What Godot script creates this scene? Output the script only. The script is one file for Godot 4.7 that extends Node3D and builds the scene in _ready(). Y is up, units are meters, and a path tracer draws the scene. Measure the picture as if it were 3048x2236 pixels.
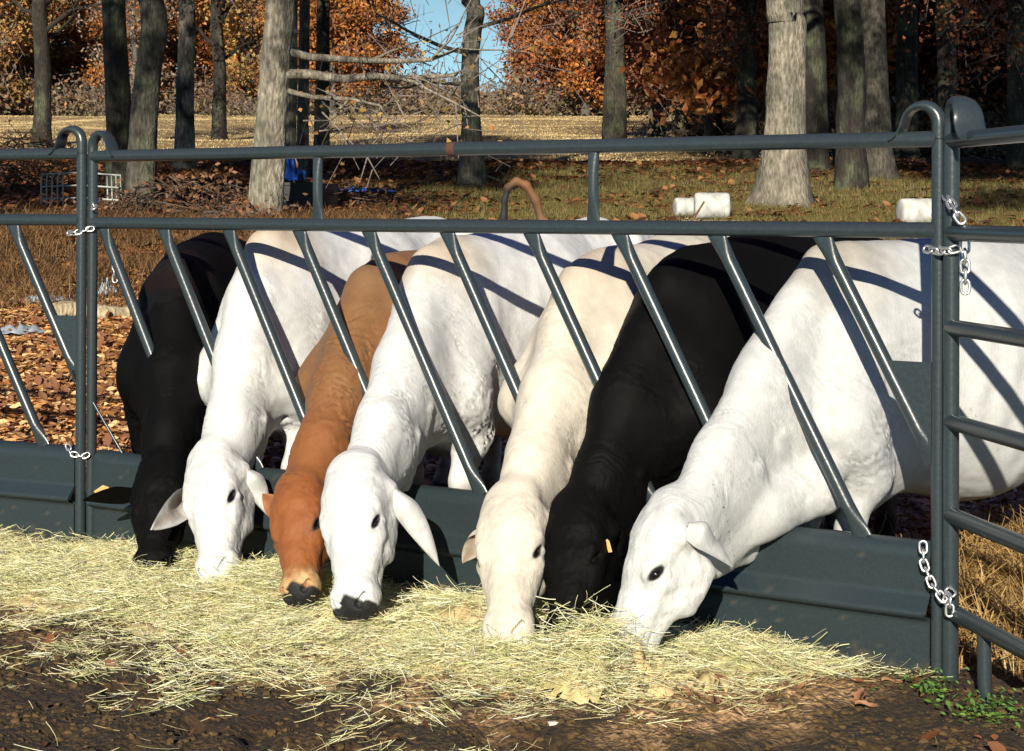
extends Node3D
# Brahman cattle feeding through a slant-bar panel. x runs along the panel, z towards the viewer, y up; metres.

const EYE := Vector3(5.726, 1.40, 5.268)
const TURN := 0.601
var names := {}
var mats := {}
var noise_a := FastNoiseLite.new()
var noise_b := FastNoiseLite.new()


func _ready() -> void:
	set_up_view()
	noise_a.seed = 11
	noise_a.frequency = 1.0
	noise_a.fractal_octaves = 4
	noise_b.seed = 23
	noise_b.frequency = 1.0
	noise_b.fractal_octaves = 2
	make_materials()
	build_ground()
	build_fence()
	build_cattle()
	build_woods()
	build_yard_things()
	build_hay()
	build_litter()


func set_up_view() -> void:
	var cam := Camera3D.new()
	cam.name = "camera"
	add_child(cam)
	cam.position = EYE
	cam.rotation = Vector3(0.004, TURN, 0.003)
	cam.keep_aspect = Camera3D.KEEP_HEIGHT
	cam.set_frustum(0.413 * 0.05, Vector2(0, -0.0945 * 0.05), 0.05, 3000.0)
	cam.current = true
	var env := Environment.new()
	env.background_mode = Environment.BG_SKY
	var sky := Sky.new()
	var sm := ProceduralSkyMaterial.new()
	sm.sky_top_color = Color(0.05, 0.13, 0.38)
	sm.sky_horizon_color = Color(0.74, 0.95, 1.0)
	sm.sky_curve = 0.09
	sm.ground_bottom_color = Color(0.10, 0.08, 0.05)
	sm.ground_horizon_color = Color(0.30, 0.28, 0.22)
	sm.sun_angle_max = 2.0
	sky.sky_material = sm
	env.sky = sky
	env.tonemap_mode = Environment.TONE_MAPPER_LINEAR
	env.tonemap_exposure = 1.5
	env.sdfgi_enabled = true
	env.ssao_enabled = true
	env.ssil_enabled = true
	var we := WorldEnvironment.new()
	we.name = "surroundings"
	we.environment = env
	add_child(we)
	var sun := DirectionalLight3D.new()
	sun.name = "sun"
	sun.light_energy = 1.6
	sun.light_color = Color(1.0, 0.965, 0.90)
	sun.light_angular_distance = 0.5
	sun.shadow_enabled = true
	add_child(sun)
	sun.look_at_from_position(Vector3.ZERO, Vector3(-0.335, -0.315, -0.73), Vector3.UP)


# ---------------------------------------------------------------- helpers

func numbered(called: String) -> String:
	var n: int = names.get(called, -1) + 1
	names[called] = n
	return called if n == 0 else "%s_%03d" % [called, n]


func thing(called: String, label: String, category: String, at := Vector3.ZERO, turn := 0.0, group := "") -> Node3D:
	var o := Node3D.new()
	o.name = numbered(called)
	add_child(o)
	o.position = at
	o.rotation.y = turn
	tag(o, label, category, group)
	return o


func tag(o: Node3D, label: String, category: String, group := "") -> void:
	o.set_meta("label", label)
	o.set_meta("category", category)
	if group != "":
		o.set_meta("group", group)


func put(called: String, mesh: Mesh, mat: Material, parent: Node = self, at := Vector3.ZERO) -> MeshInstance3D:
	var o := MeshInstance3D.new()
	o.mesh = mesh
	o.name = numbered(called) if parent == self else called
	if mat != null:
		o.material_override = mat
	o.position = at
	parent.add_child(o, true)
	return o


func new_st() -> SurfaceTool:
	var st := SurfaceTool.new()
	st.begin(Mesh.PRIMITIVE_TRIANGLES)
	return st


func done(st: SurfaceTool, smooth := true) -> ArrayMesh:
	if smooth:
		st.generate_normals()
	return st.commit()


func quad(st: SurfaceTool, a: Vector3, b: Vector3, c: Vector3, d: Vector3) -> void:
	# seen from the front a, b, c, d run clockwise
	for v in [a, b, c, a, c, d]:
		st.add_vertex(v)


func box(st: SurfaceTool, at: Vector3, half: Vector3, basis := Basis.IDENTITY) -> void:
	st.set_smooth_group(-1)
	var p := []
	for i in 8:
		p.append(at + basis * Vector3(half.x * (1 if i & 1 else -1), half.y * (1 if i & 2 else -1), half.z * (1 if i & 4 else -1)))
	quad(st, p[4], p[6], p[7], p[5])
	quad(st, p[1], p[3], p[2], p[0])
	quad(st, p[5], p[7], p[3], p[1])
	quad(st, p[0], p[2], p[6], p[4])
	quad(st, p[6], p[2], p[3], p[7])
	quad(st, p[0], p[4], p[5], p[1])


# a tube through pts; ra is the radius across (along side), rb the radius the other way; side is a hint vector
func sweep(st: SurfaceTool, pts: PackedVector3Array, ra: PackedFloat32Array, rb: PackedFloat32Array, side: Vector3, sides := 12, caps := true) -> void:
	st.set_smooth_group(0)
	var n := pts.size()
	var rings: Array[PackedVector3Array] = []
	for i in n:
		var dir := (pts[mini(i + 1, n - 1)] - pts[maxi(i - 1, 0)]).normalized()
		var s := side - dir * side.dot(dir)
		if s.length() < 0.05:
			s = dir.cross(Vector3(0.3, 0.5, 0.8))
		s = s.normalized()
		var u := dir.cross(s).normalized()
		var ring := PackedVector3Array()
		for k in sides:
			var a := TAU * k / sides
			ring.append(pts[i] + s * cos(a) * ra[i] + u * sin(a) * rb[i])
		rings.append(ring)
	for i in n - 1:
		for k in sides:
			var k2 := (k + 1) % sides
			quad(st, rings[i][k], rings[i + 1][k], rings[i + 1][k2], rings[i][k2])
	if caps:
		st.set_smooth_group(-1)
		for k in sides:
			var k2 := (k + 1) % sides
			for v in [pts[0], rings[0][k], rings[0][k2], pts[n - 1], rings[n - 1][k2], rings[n - 1][k]]:
				st.add_vertex(v)


func tube(st: SurfaceTool, pts: PackedVector3Array, r: float, sides := 12, r_end := -1.0) -> void:
	var ra := PackedFloat32Array()
	for i in pts.size():
		ra.append(r if r_end < 0.0 else lerpf(r, r_end, float(i) / (pts.size() - 1)))
	var dir := pts[pts.size() - 1] - pts[0]
	var side := Vector3.UP if absf(dir.normalized().y) < 0.8 else Vector3.RIGHT
	sweep(st, pts, ra, ra, side, sides)


func right_of() -> Vector3:
	return Vector3(cos(TURN), 0, -sin(TURN))


func ahead() -> Vector3:
	return Vector3(-sin(TURN), 0, -cos(TURN))


# the land: flat round the feeder, then a slope that climbs to a crest
func land(x: float, z: float) -> float:
	var t := (x - EYE.x) * -sin(TURN) + (z - EYE.z) * -cos(TURN)
	var r := (x - EYE.x) * cos(TURN) - (z - EYE.z) * sin(TURN)
	var h := 0.0
	if t > 10.0:
		var e := t - 10.0
		h = 0.08 * e * e / (e + 1.2)
	if t > 25.0:
		h -= 0.01 * (t - 25.0)
	var crest := 122.0 + 5.0 * sin(r * 0.03)
	if t > crest - 12.0:
		var e := t - crest + 12.0
		h -= 0.07 * e * e / (e + 24.0)
	if t > 12.0:
		h += minf((t - 12.0) * 0.01, 0.25) * noise_b.get_noise_2d(x * 0.07, z * 0.07)
	return h


# from camera-style measures (metres to the right, metres ahead) to a place on the land
func spot(right: float, far: float) -> Vector3:
	var p := EYE + right_of() * right + ahead() * far
	p.y = land(p.x, p.z)
	return p


func noise_tex(size: int, freq: float, octaves: int, from: Color, to: Color, seed_ := 1, contrast := 0.5, kind := FastNoiseLite.TYPE_SIMPLEX_SMOOTH) -> NoiseTexture2D:
	var t := NoiseTexture2D.new()
	var n := FastNoiseLite.new()
	n.noise_type = kind
	n.seed = seed_
	n.frequency = freq
	n.fractal_octaves = octaves
	t.noise = n
	t.width = size
	t.height = size
	t.seamless = true
	var g := Gradient.new()
	g.set_color(0, from)
	g.set_color(1, to)
	g.set_offset(0, 0.5 - contrast)
	g.set_offset(1, 0.5 + contrast)
	t.color_ramp = g
	return t


func plain_mat(key: String, albedo: Color, rough: float) -> StandardMaterial3D:
	var m := StandardMaterial3D.new()
	m.resource_name = key
	m.albedo_color = albedo.linear_to_srgb()
	m.roughness = rough
	mats[key] = m
	return m


func triplanar(m: StandardMaterial3D, scale_: float, world := false) -> void:
	m.uv1_triplanar = true
	m.uv1_world_triplanar = world
	m.uv1_scale = Vector3.ONE * scale_


func make_materials() -> void:
	var paint := plain_mat("fence_paint", Color(0.030, 0.042, 0.047), 0.30)
	paint.albedo_texture = noise_tex(512, 0.05, 5, Color(0.88, 0.88, 0.88), Color(1, 1, 1), 3, 0.4)
	paint.heightmap_enabled = true
	paint.heightmap_scale = 0.04
	paint.heightmap_texture = noise_tex(512, 0.06, 3, Color.BLACK, Color.WHITE, 5)
	triplanar(paint, 1.7)
	var sheet := plain_mat("trough_paint", Color(1, 1, 1), 0.36)
	sheet.vertex_color_use_as_albedo = true
	sheet.albedo_texture = noise_tex(512, 0.12, 4, Color(0.88, 0.89, 0.90), Color(1, 1, 1), 8, 0.4)
	sheet.heightmap_enabled = true
	sheet.heightmap_scale = 0.06
	sheet.heightmap_texture = paint.heightmap_texture
	triplanar(sheet, 1.1)
	var galv := plain_mat("galvanised_steel", Color(0.62, 0.63, 0.63), 0.35)
	galv.metallic = 0.85
	plain_mat("rust", Color(0.075, 0.030, 0.016), 0.85)
	plain_mat("eye_black", Color(0.006, 0.005, 0.005), 0.08)
	plain_mat("horn", Color(0.16, 0.13, 0.11), 0.6)
	plain_mat("tag_yellow", Color(0.85, 0.55, 0.22), 0.5)
	var coat := plain_mat("coat", Color(1, 1, 1), 0.72)
	coat.vertex_color_use_as_albedo = true
	coat.albedo_texture = noise_tex(512, 0.035, 5, Color(0.93, 0.928, 0.92), Color(1, 1, 1), 17, 0.4)
	coat.heightmap_enabled = true
	coat.heightmap_scale = 0.16
	coat.heightmap_texture = noise_tex(512, 0.11, 4, Color.BLACK, Color.WHITE, 19)
	coat.rim_enabled = true
	coat.rim = 0.05
	coat.rim_tint = 0.8
	triplanar(coat, 2.6)
	coat.uv1_scale = Vector3(5.0, 1.3, 5.0)
	var sleek := coat.duplicate() as StandardMaterial3D
	sleek.resource_name = "coat_sleek"
	sleek.roughness = 0.62
	sleek.metallic_specular = 0.16
	sleek.rim_enabled = false
	sleek.heightmap_scale = 0.10
	mats["coat_sleek"] = sleek
	var soil := plain_mat("soil", Color(1, 1, 1), 0.95)
	soil.vertex_color_use_as_albedo = true
	soil.albedo_texture = noise_tex(1024, 0.045, 6, Color(0.45, 0.41, 0.38), Color(1.0, 0.98, 0.95), 31, 0.36)
	soil.heightmap_enabled = true
	soil.heightmap_scale = 2.0
	soil.heightmap_texture = noise_tex(1024, 0.045, 6, Color.BLACK, Color.WHITE, 33)
	triplanar(soil, 0.7, true)
	var crumb := plain_mat("soil_plain", Color(1, 1, 1), 0.95)
	crumb.vertex_color_use_as_albedo = true
	var bark := plain_mat("bark", Color(1, 1, 1), 0.92)
	bark.vertex_color_use_as_albedo = true
	bark.albedo_texture = noise_tex(512, 0.03, 5, Color(0.52, 0.50, 0.47), Color(1, 1, 1), 41, 0.38)
	bark.heightmap_enabled = true
	bark.heightmap_scale = 3.0
	bark.heightmap_texture = noise_tex(512, 0.045, 4, Color.BLACK, Color.WHITE, 43)
	bark.uv1_triplanar = true
	bark.uv1_scale = Vector3(0.9, 0.28, 0.9)
	var leaf := plain_mat("leaf", Color(1, 1, 1), 0.7)
	leaf.vertex_color_use_as_albedo = true
	leaf.backlight_enabled = true
	leaf.backlight = Color(0.25, 0.14, 0.05)
	var straw := plain_mat("straw", Color(1, 1, 1), 0.75)
	straw.vertex_color_use_as_albedo = true
	var any := plain_mat("painted", Color(1, 1, 1), 0.6)
	any.vertex_color_use_as_albedo = true
	any.albedo_texture = noise_tex(256, 0.02, 4, Color(0.74, 0.73, 0.69), Color(1, 1, 1), 51, 0.4)
	triplanar(any, 1.0)


# ---------------------------------------------------------------- the land

func sharp(a: float, b: float, x: float) -> float:
	return smoothstep(a, b, x)


# where the fed hay lies in front of the feeder: 1 on the bed, 0 outside it
func hay_edge(x: float) -> float:
	var pts := [[-4.0, 0.92], [-1.0, 0.98], [0.8, 1.02], [1.5, 1.06], [2.0, 1.12], [2.3, 0.98], [2.6, 0.92], [2.97, 0.92], [3.2, 0.70], [3.37, 0.50], [3.47, 0.18], [3.6, 0.05], [9.0, 0.0]]
	for i in pts.size() - 1:
		if x <= pts[i + 1][0]:
			return lerpf(pts[i][1], pts[i + 1][1], clampf((x - pts[i][0]) / (pts[i + 1][0] - pts[i][0]), 0, 1))
	return 0.0


func hay_cover(x: float, z: float) -> float:
	var e := hay_edge(x) + 0.16 * noise_b.get_noise_2d(x * 2.2, z * 2.2)
	var back := 0.03 if x > 0.0 else 0.10
	var c := smoothstep(0.0, 0.22, e - z) * smoothstep(back - 0.06, back + 0.06, z)
	c *= 1.0 - 0.93 * meal_spot(x, z)
	return c


# bare places in the hay where the poured meal shows
func meal_spot(x: float, z: float) -> float:
	var s := 0.0
	var w := 0.07 * noise_b.get_noise_2d(x * 4.0 + 60.0, z * 4.0)
	for m in [[1.72, 0.66, 0.20], [2.02, 0.78, 0.21], [0.86, 0.62, 0.20], [1.32, 0.78, 0.17], [3.18, 0.64, 0.22], [3.38, 0.36, 0.15], [2.62, 0.86, 0.13], [0.25, 0.50, 0.28], [-0.5, 0.6, 0.2]]:
		s = maxf(s, smoothstep(float(m[2]) * 1.15, float(m[2]) * 0.7, Vector2((x - m[0]) * 0.75, z - m[1]).length() + w))
	return s * clampf(0.75 + 1.6 * noise_b.get_noise_2d(x * 9.0, z * 9.0 + 70.0), 0.0, 1.0)


func hay_height(x: float, z: float) -> float:
	var c := hay_cover(x, z)
	if c <= 0.0:
		return 0.0
	var h := 0.008 + 0.022 * (noise_b.get_noise_2d(x * 3.0 + 7.0, z * 3.0) + 0.4) + 0.030 * maxf(noise_b.get_noise_2d(x * 7.5 + 30.0, z * 7.5), 0.0)
	for m in [[2.92, 0.73, 0.135, 0.105], [3.02, 0.69, 0.075, 0.10], [2.83, 0.76, 0.05, 0.09], [2.55, 0.80, 0.05, 0.2], [2.22, 0.42, 0.09, 0.17], [1.40, 0.36, 0.10, 0.14], [3.18, 0.34, 0.05, 0.2], [2.98, 0.66, 0.045, 0.16], [0.6, 0.5, 0.04, 0.3], [1.2, 0.75, 0.035, 0.35]]:
		var d := Vector2(x - m[0], z - m[1]).length() / float(m[3])
		h += float(m[2]) * exp(-d * d)
	return maxf(h, 0.0) * c


func ground_height(x: float, z: float) -> float:
	var h := land(x, z)
	var t := (x - EYE.x) * -sin(TURN) + (z - EYE.z) * -cos(TURN)
	if t < 20.0:
		var k := smoothstep(20.0, 9.0, t)
		h += k * (0.020 * noise_a.get_noise_2d(x * 1.6, z * 1.6) + 0.020 * noise_a.get_noise_2d(x * 5.0 + 9.0, z * 5.0))
		if z > -0.2:
			h += k * 0.012 * noise_a.get_noise_2d(x * 14.0, z * 14.0 + 4.0)
			h -= 0.03 * k * smoothstep(0.25, 0.55, noise_b.get_noise_2d(x * 3.1 + 40.0, z * 3.1)) * smoothstep(0.9, 1.3, z + 0.3 * maxf(x - 2.4, 0.0))
	return h


func field_share(r: float, t: float) -> float:
	# the mown hay field beyond the trees, left and middle of the view
	var edge := 0.105 * t + 2.0 * sin(t * 0.13)
	return smoothstep(43.0, 50.0, t + 2.0 * noise_b.get_noise_2d(r * 0.2, 3.0)) * smoothstep(edge + 1.5, edge - 1.5, r)


func ground_color(x: float, z: float) -> Color:
	var t := (x - EYE.x) * -sin(TURN) + (z - EYE.z) * -cos(TURN)
	var r := (x - EYE.x) * cos(TURN) - (z - EYE.z) * sin(TURN)
	var n := noise_a.get_noise_2d(x * 0.9, z * 0.9)
	var f := noise_a.get_noise_2d(x * 7.0 + 3.0, z * 7.0)
	var mud := Color(0.115, 0.068, 0.021).lerp(Color(0.050, 0.030, 0.010), clampf(0.5 + f * 1.6, 0, 1))
	mud = mud.lerp(Color(0.105, 0.078, 0.024), clampf(n * 1.4, 0, 0.7))
	var litter := Color(0.40, 0.22, 0.085).lerp(Color(0.11, 0.05, 0.022), clampf(0.45 + f * 1.5, 0, 1))
	litter = litter.lerp(Color(0.44, 0.29, 0.14), clampf(n * 1.1, 0, 0.6))
	var rough := Color(0.095, 0.052, 0.022).lerp(Color(0.05, 0.034, 0.013), clampf(0.5 + f, 0, 1))
	var grass := Color(0.15, 0.13, 0.035).lerp(Color(0.09, 0.095, 0.022), clampf(0.5 + n, 0, 1))
	var leafy := Color(0.085, 0.045, 0.02)
	var field := Color(0.60, 0.45, 0.20).lerp(Color(0.52, 0.37, 0.15), clampf(0.5 + noise_a.get_noise_2d(x * 0.12, z * 0.2), 0, 1))
	var c := mud.lerp(litter, smoothstep(0.15, -0.6, z))
	c = c.lerp(rough, smoothstep(16.5, 19.0, t + n))
	var g := smoothstep(18.0, 22.0, t + 2.0 * n) * smoothstep(-3.5, 1.5, r + 3.0 * n)
	c = c.lerp(grass, g * clampf(0.75 + n, 0.0, 1.0))
	c = c.lerp(leafy, smoothstep(34.0, 42.0, t + n * 4.0))
	c = c.lerp(field, field_share(r, t))
	# meal that has been poured along the hay
	if z > -0.1 and t < 12.0:
		var m := smoothstep(0.70, 0.35, absf(z - (0.52 + 0.12 * x - 0.02 * x * x) + 0.25 * n)) * smoothstep(3.75, 3.4, x)
		m *= clampf(0.35 + noise_a.get_noise_2d(x * 2.3 + 20.0, z * 2.3) * 2.2 + f * 0.6, 0.0, 1.0)
		m = maxf(m, minf(meal_spot(x, z) * 1.8, 1.0))
		c = c.lerp(Color(0.78, 0.52, 0.26), clampf(m, 0.0, 1.0))
		# old trampled hay trodden into the mud
		c = c.lerp(Color(0.30, 0.25, 0.11), clampf(hay_cover(x, z) * 0.8, 0, 1) * (1.0 - m))
	return c


func steps(parts: Array) -> PackedFloat32Array:
	# parts: [from, to, first step, growth]
	var out := PackedFloat32Array()
	for p in parts:
		var x: float = p[0]
		var s: float = p[2]
		while x < p[1]:
			out.append(x)
			x += maxf(s, 0.02)
			s *= p[3]
	out.append(parts[parts.size() - 1][1])
	return out


func build_ground() -> void:
	var ts := steps([[-60.0, 2.5, 6.0, 0.92], [2.5, 4.2, 0.08, 0.97], [4.2, 9.0, 0.026, 1.0], [9.0, 900.0, 0.03, 1.022]])
	var right := steps([[0.0, 2.4, 0.028, 1.0], [2.4, 600.0, 0.03, 1.09]])
	var rs := PackedFloat32Array()
	for i in range(right.size() - 1, 0, -1):
		rs.append(-right[i])
	rs.append_array(right)
	var nt := ts.size()
	var nr := rs.size()
	var v := PackedVector3Array()
	var c := PackedColorArray()
	var nm := PackedVector3Array()
	var ix := PackedInt32Array()
	var a := right_of()
	var b := ahead()
	for i in nt:
		for j in nr:
			var p := EYE + a * rs[j] + b * ts[i]
			p.y = ground_height(p.x, p.z)
			v.append(p)
			c.append(ground_color(p.x, p.z))
	for i in nt:
		for j in nr:
			var du := v[i * nr + mini(j + 1, nr - 1)] - v[i * nr + maxi(j - 1, 0)]
			var dv := v[mini(i + 1, nt - 1) * nr + j] - v[maxi(i - 1, 0) * nr + j]
			nm.append(du.cross(dv).normalized())
			if i < nt - 1 and j < nr - 1:
				var o := i * nr + j
				ix.append_array(PackedInt32Array([o, o + nr, o + nr + 1, o, o + nr + 1, o + 1]))
	var arrays := []
	arrays.resize(Mesh.ARRAY_MAX)
	arrays[Mesh.ARRAY_VERTEX] = v
	arrays[Mesh.ARRAY_NORMAL] = nm
	arrays[Mesh.ARRAY_COLOR] = c
	arrays[Mesh.ARRAY_INDEX] = ix
	var mesh := ArrayMesh.new()
	mesh.add_surface_from_arrays(Mesh.PRIMITIVE_TRIANGLES, arrays)
	put("ground", mesh, mats["soil"]).set_meta("kind", "structure")


# ---------------------------------------------------------------- scattered small stuff

func ribbon(st: SurfaceTool, pts: PackedVector3Array, width: float, across: Vector3, color: Color, taper := true) -> void:
	st.set_color(color)
	var n := pts.size()
	for i in n - 1:
		var w0 := width * (1.0 - (float(i) / n if taper else 0.0)) * 0.5
		var w1 := width * (1.0 - (float(i + 1) / n if taper else 0.0)) * 0.5
		quad(st, pts[i] - across * w0, pts[i + 1] - across * w1, pts[i + 1] + across * w1, pts[i] + across * w0)


func hay_bunch(rng: RandomNumberGenerator, count: int, spread: float, lift: float, length: float, thick := 0.0032) -> ArrayMesh:
	var st := new_st()
	st.set_smooth_group(-1)
	var shades := [Color(0.74, 0.71, 0.41), Color(0.57, 0.58, 0.28), Color(0.82, 0.80, 0.58), Color(0.42, 0.44, 0.18), Color(0.72, 0.58, 0.31)]
	for i in count:
		var p := Vector3(rng.randfn() * spread, rng.randf() * lift, rng.randfn() * spread)
		var a := rng.randf() * TAU
		var d := Vector3(cos(a), rng.randfn() * 0.15, sin(a)).normalized()
		var bend := Vector3(rng.randfn(), rng.randfn() * 0.3, rng.randfn()) * 0.9
		var l := length * rng.randf_range(0.4, 1.3)
		var pts := PackedVector3Array()
		for k in 5:
			pts.append(p)
			d = (d + bend * 0.22).normalized()
			p += d * l * 0.25
			p.y = maxf(p.y, 0.001)
		var w := rng.randf_range(0.6, 1.5) * thick
		var ac := d.cross(Vector3(rng.randfn(), rng.randfn(), rng.randfn())).normalized()
		var c: Color = shades[rng.randi() % shades.size()]
		ribbon(st, pts, w, ac, c * rng.randf_range(0.8, 1.15), false)
	return done(st)


func scatter(called: String, mesh: Mesh, mat: Material, where: Array[Transform3D], label: String, parent: Node = self, tint: PackedColorArray = []) -> void:
	if where.is_empty():
		return
	var mm := MultiMesh.new()
	mm.transform_format = MultiMesh.TRANSFORM_3D
	mm.use_colors = not tint.is_empty()
	mm.mesh = mesh
	mm.instance_count = where.size()
	for i in where.size():
		mm.set_instance_transform(i, where[i])
		if mm.use_colors:
			mm.set_instance_color(i, tint[i])
	var o := MultiMeshInstance3D.new()
	o.multimesh = mm
	o.material_override = mat
	o.name = numbered(called) if parent == self else called
	o.set_meta("kind", "stuff")
	if parent == self:
		tag(o, label, called.replace("_", " "))
	parent.add_child(o, true)


func build_hay() -> void:
	var rng := RandomNumberGenerator.new()
	rng.seed = 404
	# the bed of hay itself: a low, lumpy mat
	var st := new_st()
	st.set_smooth_group(0)
	var step := 0.022
	var nx := int(7.5 / step)
	var nz := int(1.75 / step)
	for i in nx:
		for j in nz:
			var x := -3.8 + i * step
			var z := 0.0 + j * step
			if hay_cover(x + step * 0.5, z + step * 0.5) < 0.35:
				continue
			for q in [[0, 0], [1, 0], [1, 1], [0, 0], [1, 1], [0, 1]]:
				var px: float = x + q[0] * step
				var pz: float = z + q[1] * step
				var lump := 0.018 * noise_a.get_noise_2d(px * 16.0, pz * 16.0)
				var m := clampf(0.5 + 1.4 * noise_a.get_noise_2d(px * 2.3 + 20.0, pz * 2.3), 0, 1)
				var f := noise_a.get_noise_2d(px * 30.0, pz * 30.0)
				var col := Color(0.42, 0.38, 0.17).lerp(Color(0.68, 0.46, 0.23), m * 0.75) * (1.0 + f * 0.6)
				col.a = 1.0
				st.set_color(col)
				st.add_vertex(Vector3(px, ground_height(px, pz) + hay_height(px, pz) - 0.018 + lump, pz))
	var hay := Node3D.new()
	hay.name = "hay"
	add_child(hay)
	hay.set_meta("kind", "stuff")
	tag(hay, "loose pale green and yellow hay spread along the foot of the feeder", "hay")
	put("hay_mat", done(st), mats["straw"], hay).set_meta("kind", "stuff")
	var kinds: Array[ArrayMesh] = []
	for k in 4:
		kinds.append(hay_bunch(rng, 88, 0.050, 0.020, 0.072, 0.0013))
	var lists: Array = [[], [], [], []]
	for n in 16000:
		var x := rng.randf_range(-3.6, 3.6)
		var z := rng.randf_range(-0.02, 1.9)
		var c := hay_cover(x, z)
		var loose := exp(-maxf(z - hay_edge(x), 0.0) * 3.5) * 0.10 * (1.0 if x < 3.3 else 0.3)
		var patch := clampf(0.62 + noise_b.get_noise_2d(x * 2.1 + 3.0, z * 2.1) * 1.7, 0.06, 1.0)
		if x < 1.2 and z > hay_edge(x) - 0.05 and rng.randf() < 0.5:
			continue
		if rng.randf() > maxf(c * patch, loose):
			continue
		var h := ground_height(x, z) + hay_height(x, z)
		var b := Basis(Vector3.UP, rng.randf() * TAU).rotated(Vector3(rng.randfn(), 0, rng.randfn()).normalized(), rng.randf() * 0.35)
		lists[rng.randi() % 4].append(Transform3D(b.scaled(Vector3.ONE * rng.randf_range(0.7, 1.25)), Vector3(x, h - 0.008, z)))
	for k in 4:
		var w: Array[Transform3D] = []
		w.assign(lists[k])
		scatter("hay_stems", kinds[k], mats["straw"], w, "", hay)
	# single stems strewn over the mud
	var stems := hay_bunch(rng, 5, 0.10, 0.005, 0.11, 0.0016)
	var far: Array[Transform3D] = []
	for n in 420:
		var x := rng.randf_range(-2.0, 4.6)
		var z := rng.randf_range(0.3, 3.2)
		var past := z - hay_edge(x)
		if past < -0.2 or rng.randf() > exp(-past * 1.5) * (1.0 if x < 3.3 else 0.35):
			continue
		far.append(Transform3D(Basis(Vector3.UP, rng.randf() * TAU).scaled(Vector3.ONE * rng.randf_range(0.6, 1.2)), Vector3(x, ground_height(x, z) + 0.002, z)))
	scatter("hay_stems", stems, mats["straw"], far, "", hay)


func leaf_bunch(rng: RandomNumberGenerator, count: int, spread: float, size: float, lift: float, shades: Array) -> ArrayMesh:
	var st := new_st()
	st.set_smooth_group(-1)
	for i in count:
		var p := Vector3(rng.randfn() * spread, rng.randf() * lift, rng.randfn() * spread)
		var b := Basis(Vector3.UP, rng.randf() * TAU).rotated(Vector3(rng.randfn(), 0, rng.randfn()).normalized(), rng.randf() * 0.9)
		var l := size * rng.randf_range(0.6, 1.3)
		var w := l * rng.randf_range(0.35, 0.6)
		var curl := l * rng.randf_range(0.05, 0.35)
		var c: Color = shades[rng.randi() % shades.size()] * rng.randf_range(0.75, 1.25)
		c.a = 1.0
		st.set_color(c)
		var a := p + b * Vector3(-l, curl * 0.4, 0)
		var d := p + b * Vector3(l, curl, 0)
		var m := p
		quad(st, a, p + b * Vector3(-l * 0.2, curl, -w), p + b * Vector3(l * 0.45, curl, -w * 0.8), d)
		quad(st, a, d, p + b * Vector3(l * 0.3, curl * 1.2, w), p + b * Vector3(-l * 0.35, curl, w * 0.9))
	return done(st)


func blade_bunch(rng: RandomNumberGenerator, count: int, spread: float, tall: float, width: float, shades: Array, droop := 0.5) -> ArrayMesh:
	var st := new_st()
	st.set_smooth_group(-1)
	for i in count:
		var p := Vector3(rng.randfn() * spread, -0.01, rng.randfn() * spread)
		var a := rng.randf() * TAU
		var out := Vector3(cos(a), 0, sin(a))
		var h := tall * rng.randf_range(0.4, 1.2)
		var pts := PackedVector3Array()
		for k in 4:
			var u := k / 3.0
			pts.append(p + Vector3.UP * h * (u - droop * 0.35 * u * u) + out * h * droop * u * u)
		ribbon(st, pts, width * rng.randf_range(0.7, 1.3), Vector3(-sin(a), 0, cos(a)), shades[rng.randi() % shades.size()] * rng.randf_range(0.8, 1.2))
	return done(st)


func strew(called: String, label: String, mesh: Mesh, mat: Material, n: int, seed_: int, r0: float, r1: float, t0: float, t1: float, s0: float, s1: float, keep: Callable) -> void:
	var rng := RandomNumberGenerator.new()
	rng.seed = seed_
	var w: Array[Transform3D] = []
	for i in n:
		var t := lerpf(t0, t1, pow(rng.randf(), 0.8))
		var r := rng.randf_range(r0, r1) * t
		var p := EYE + right_of() * r + ahead() * t
		if rng.randf() > keep.call(r, t, p):
			continue
		p.y = ground_height(p.x, p.z)
		var s := rng.randf_range(s0, s1)
		w.append(Transform3D(Basis(Vector3.UP, rng.randf() * TAU).scaled(Vector3.ONE * s), p))
	scatter(called, mesh, mat, w, label)


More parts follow.
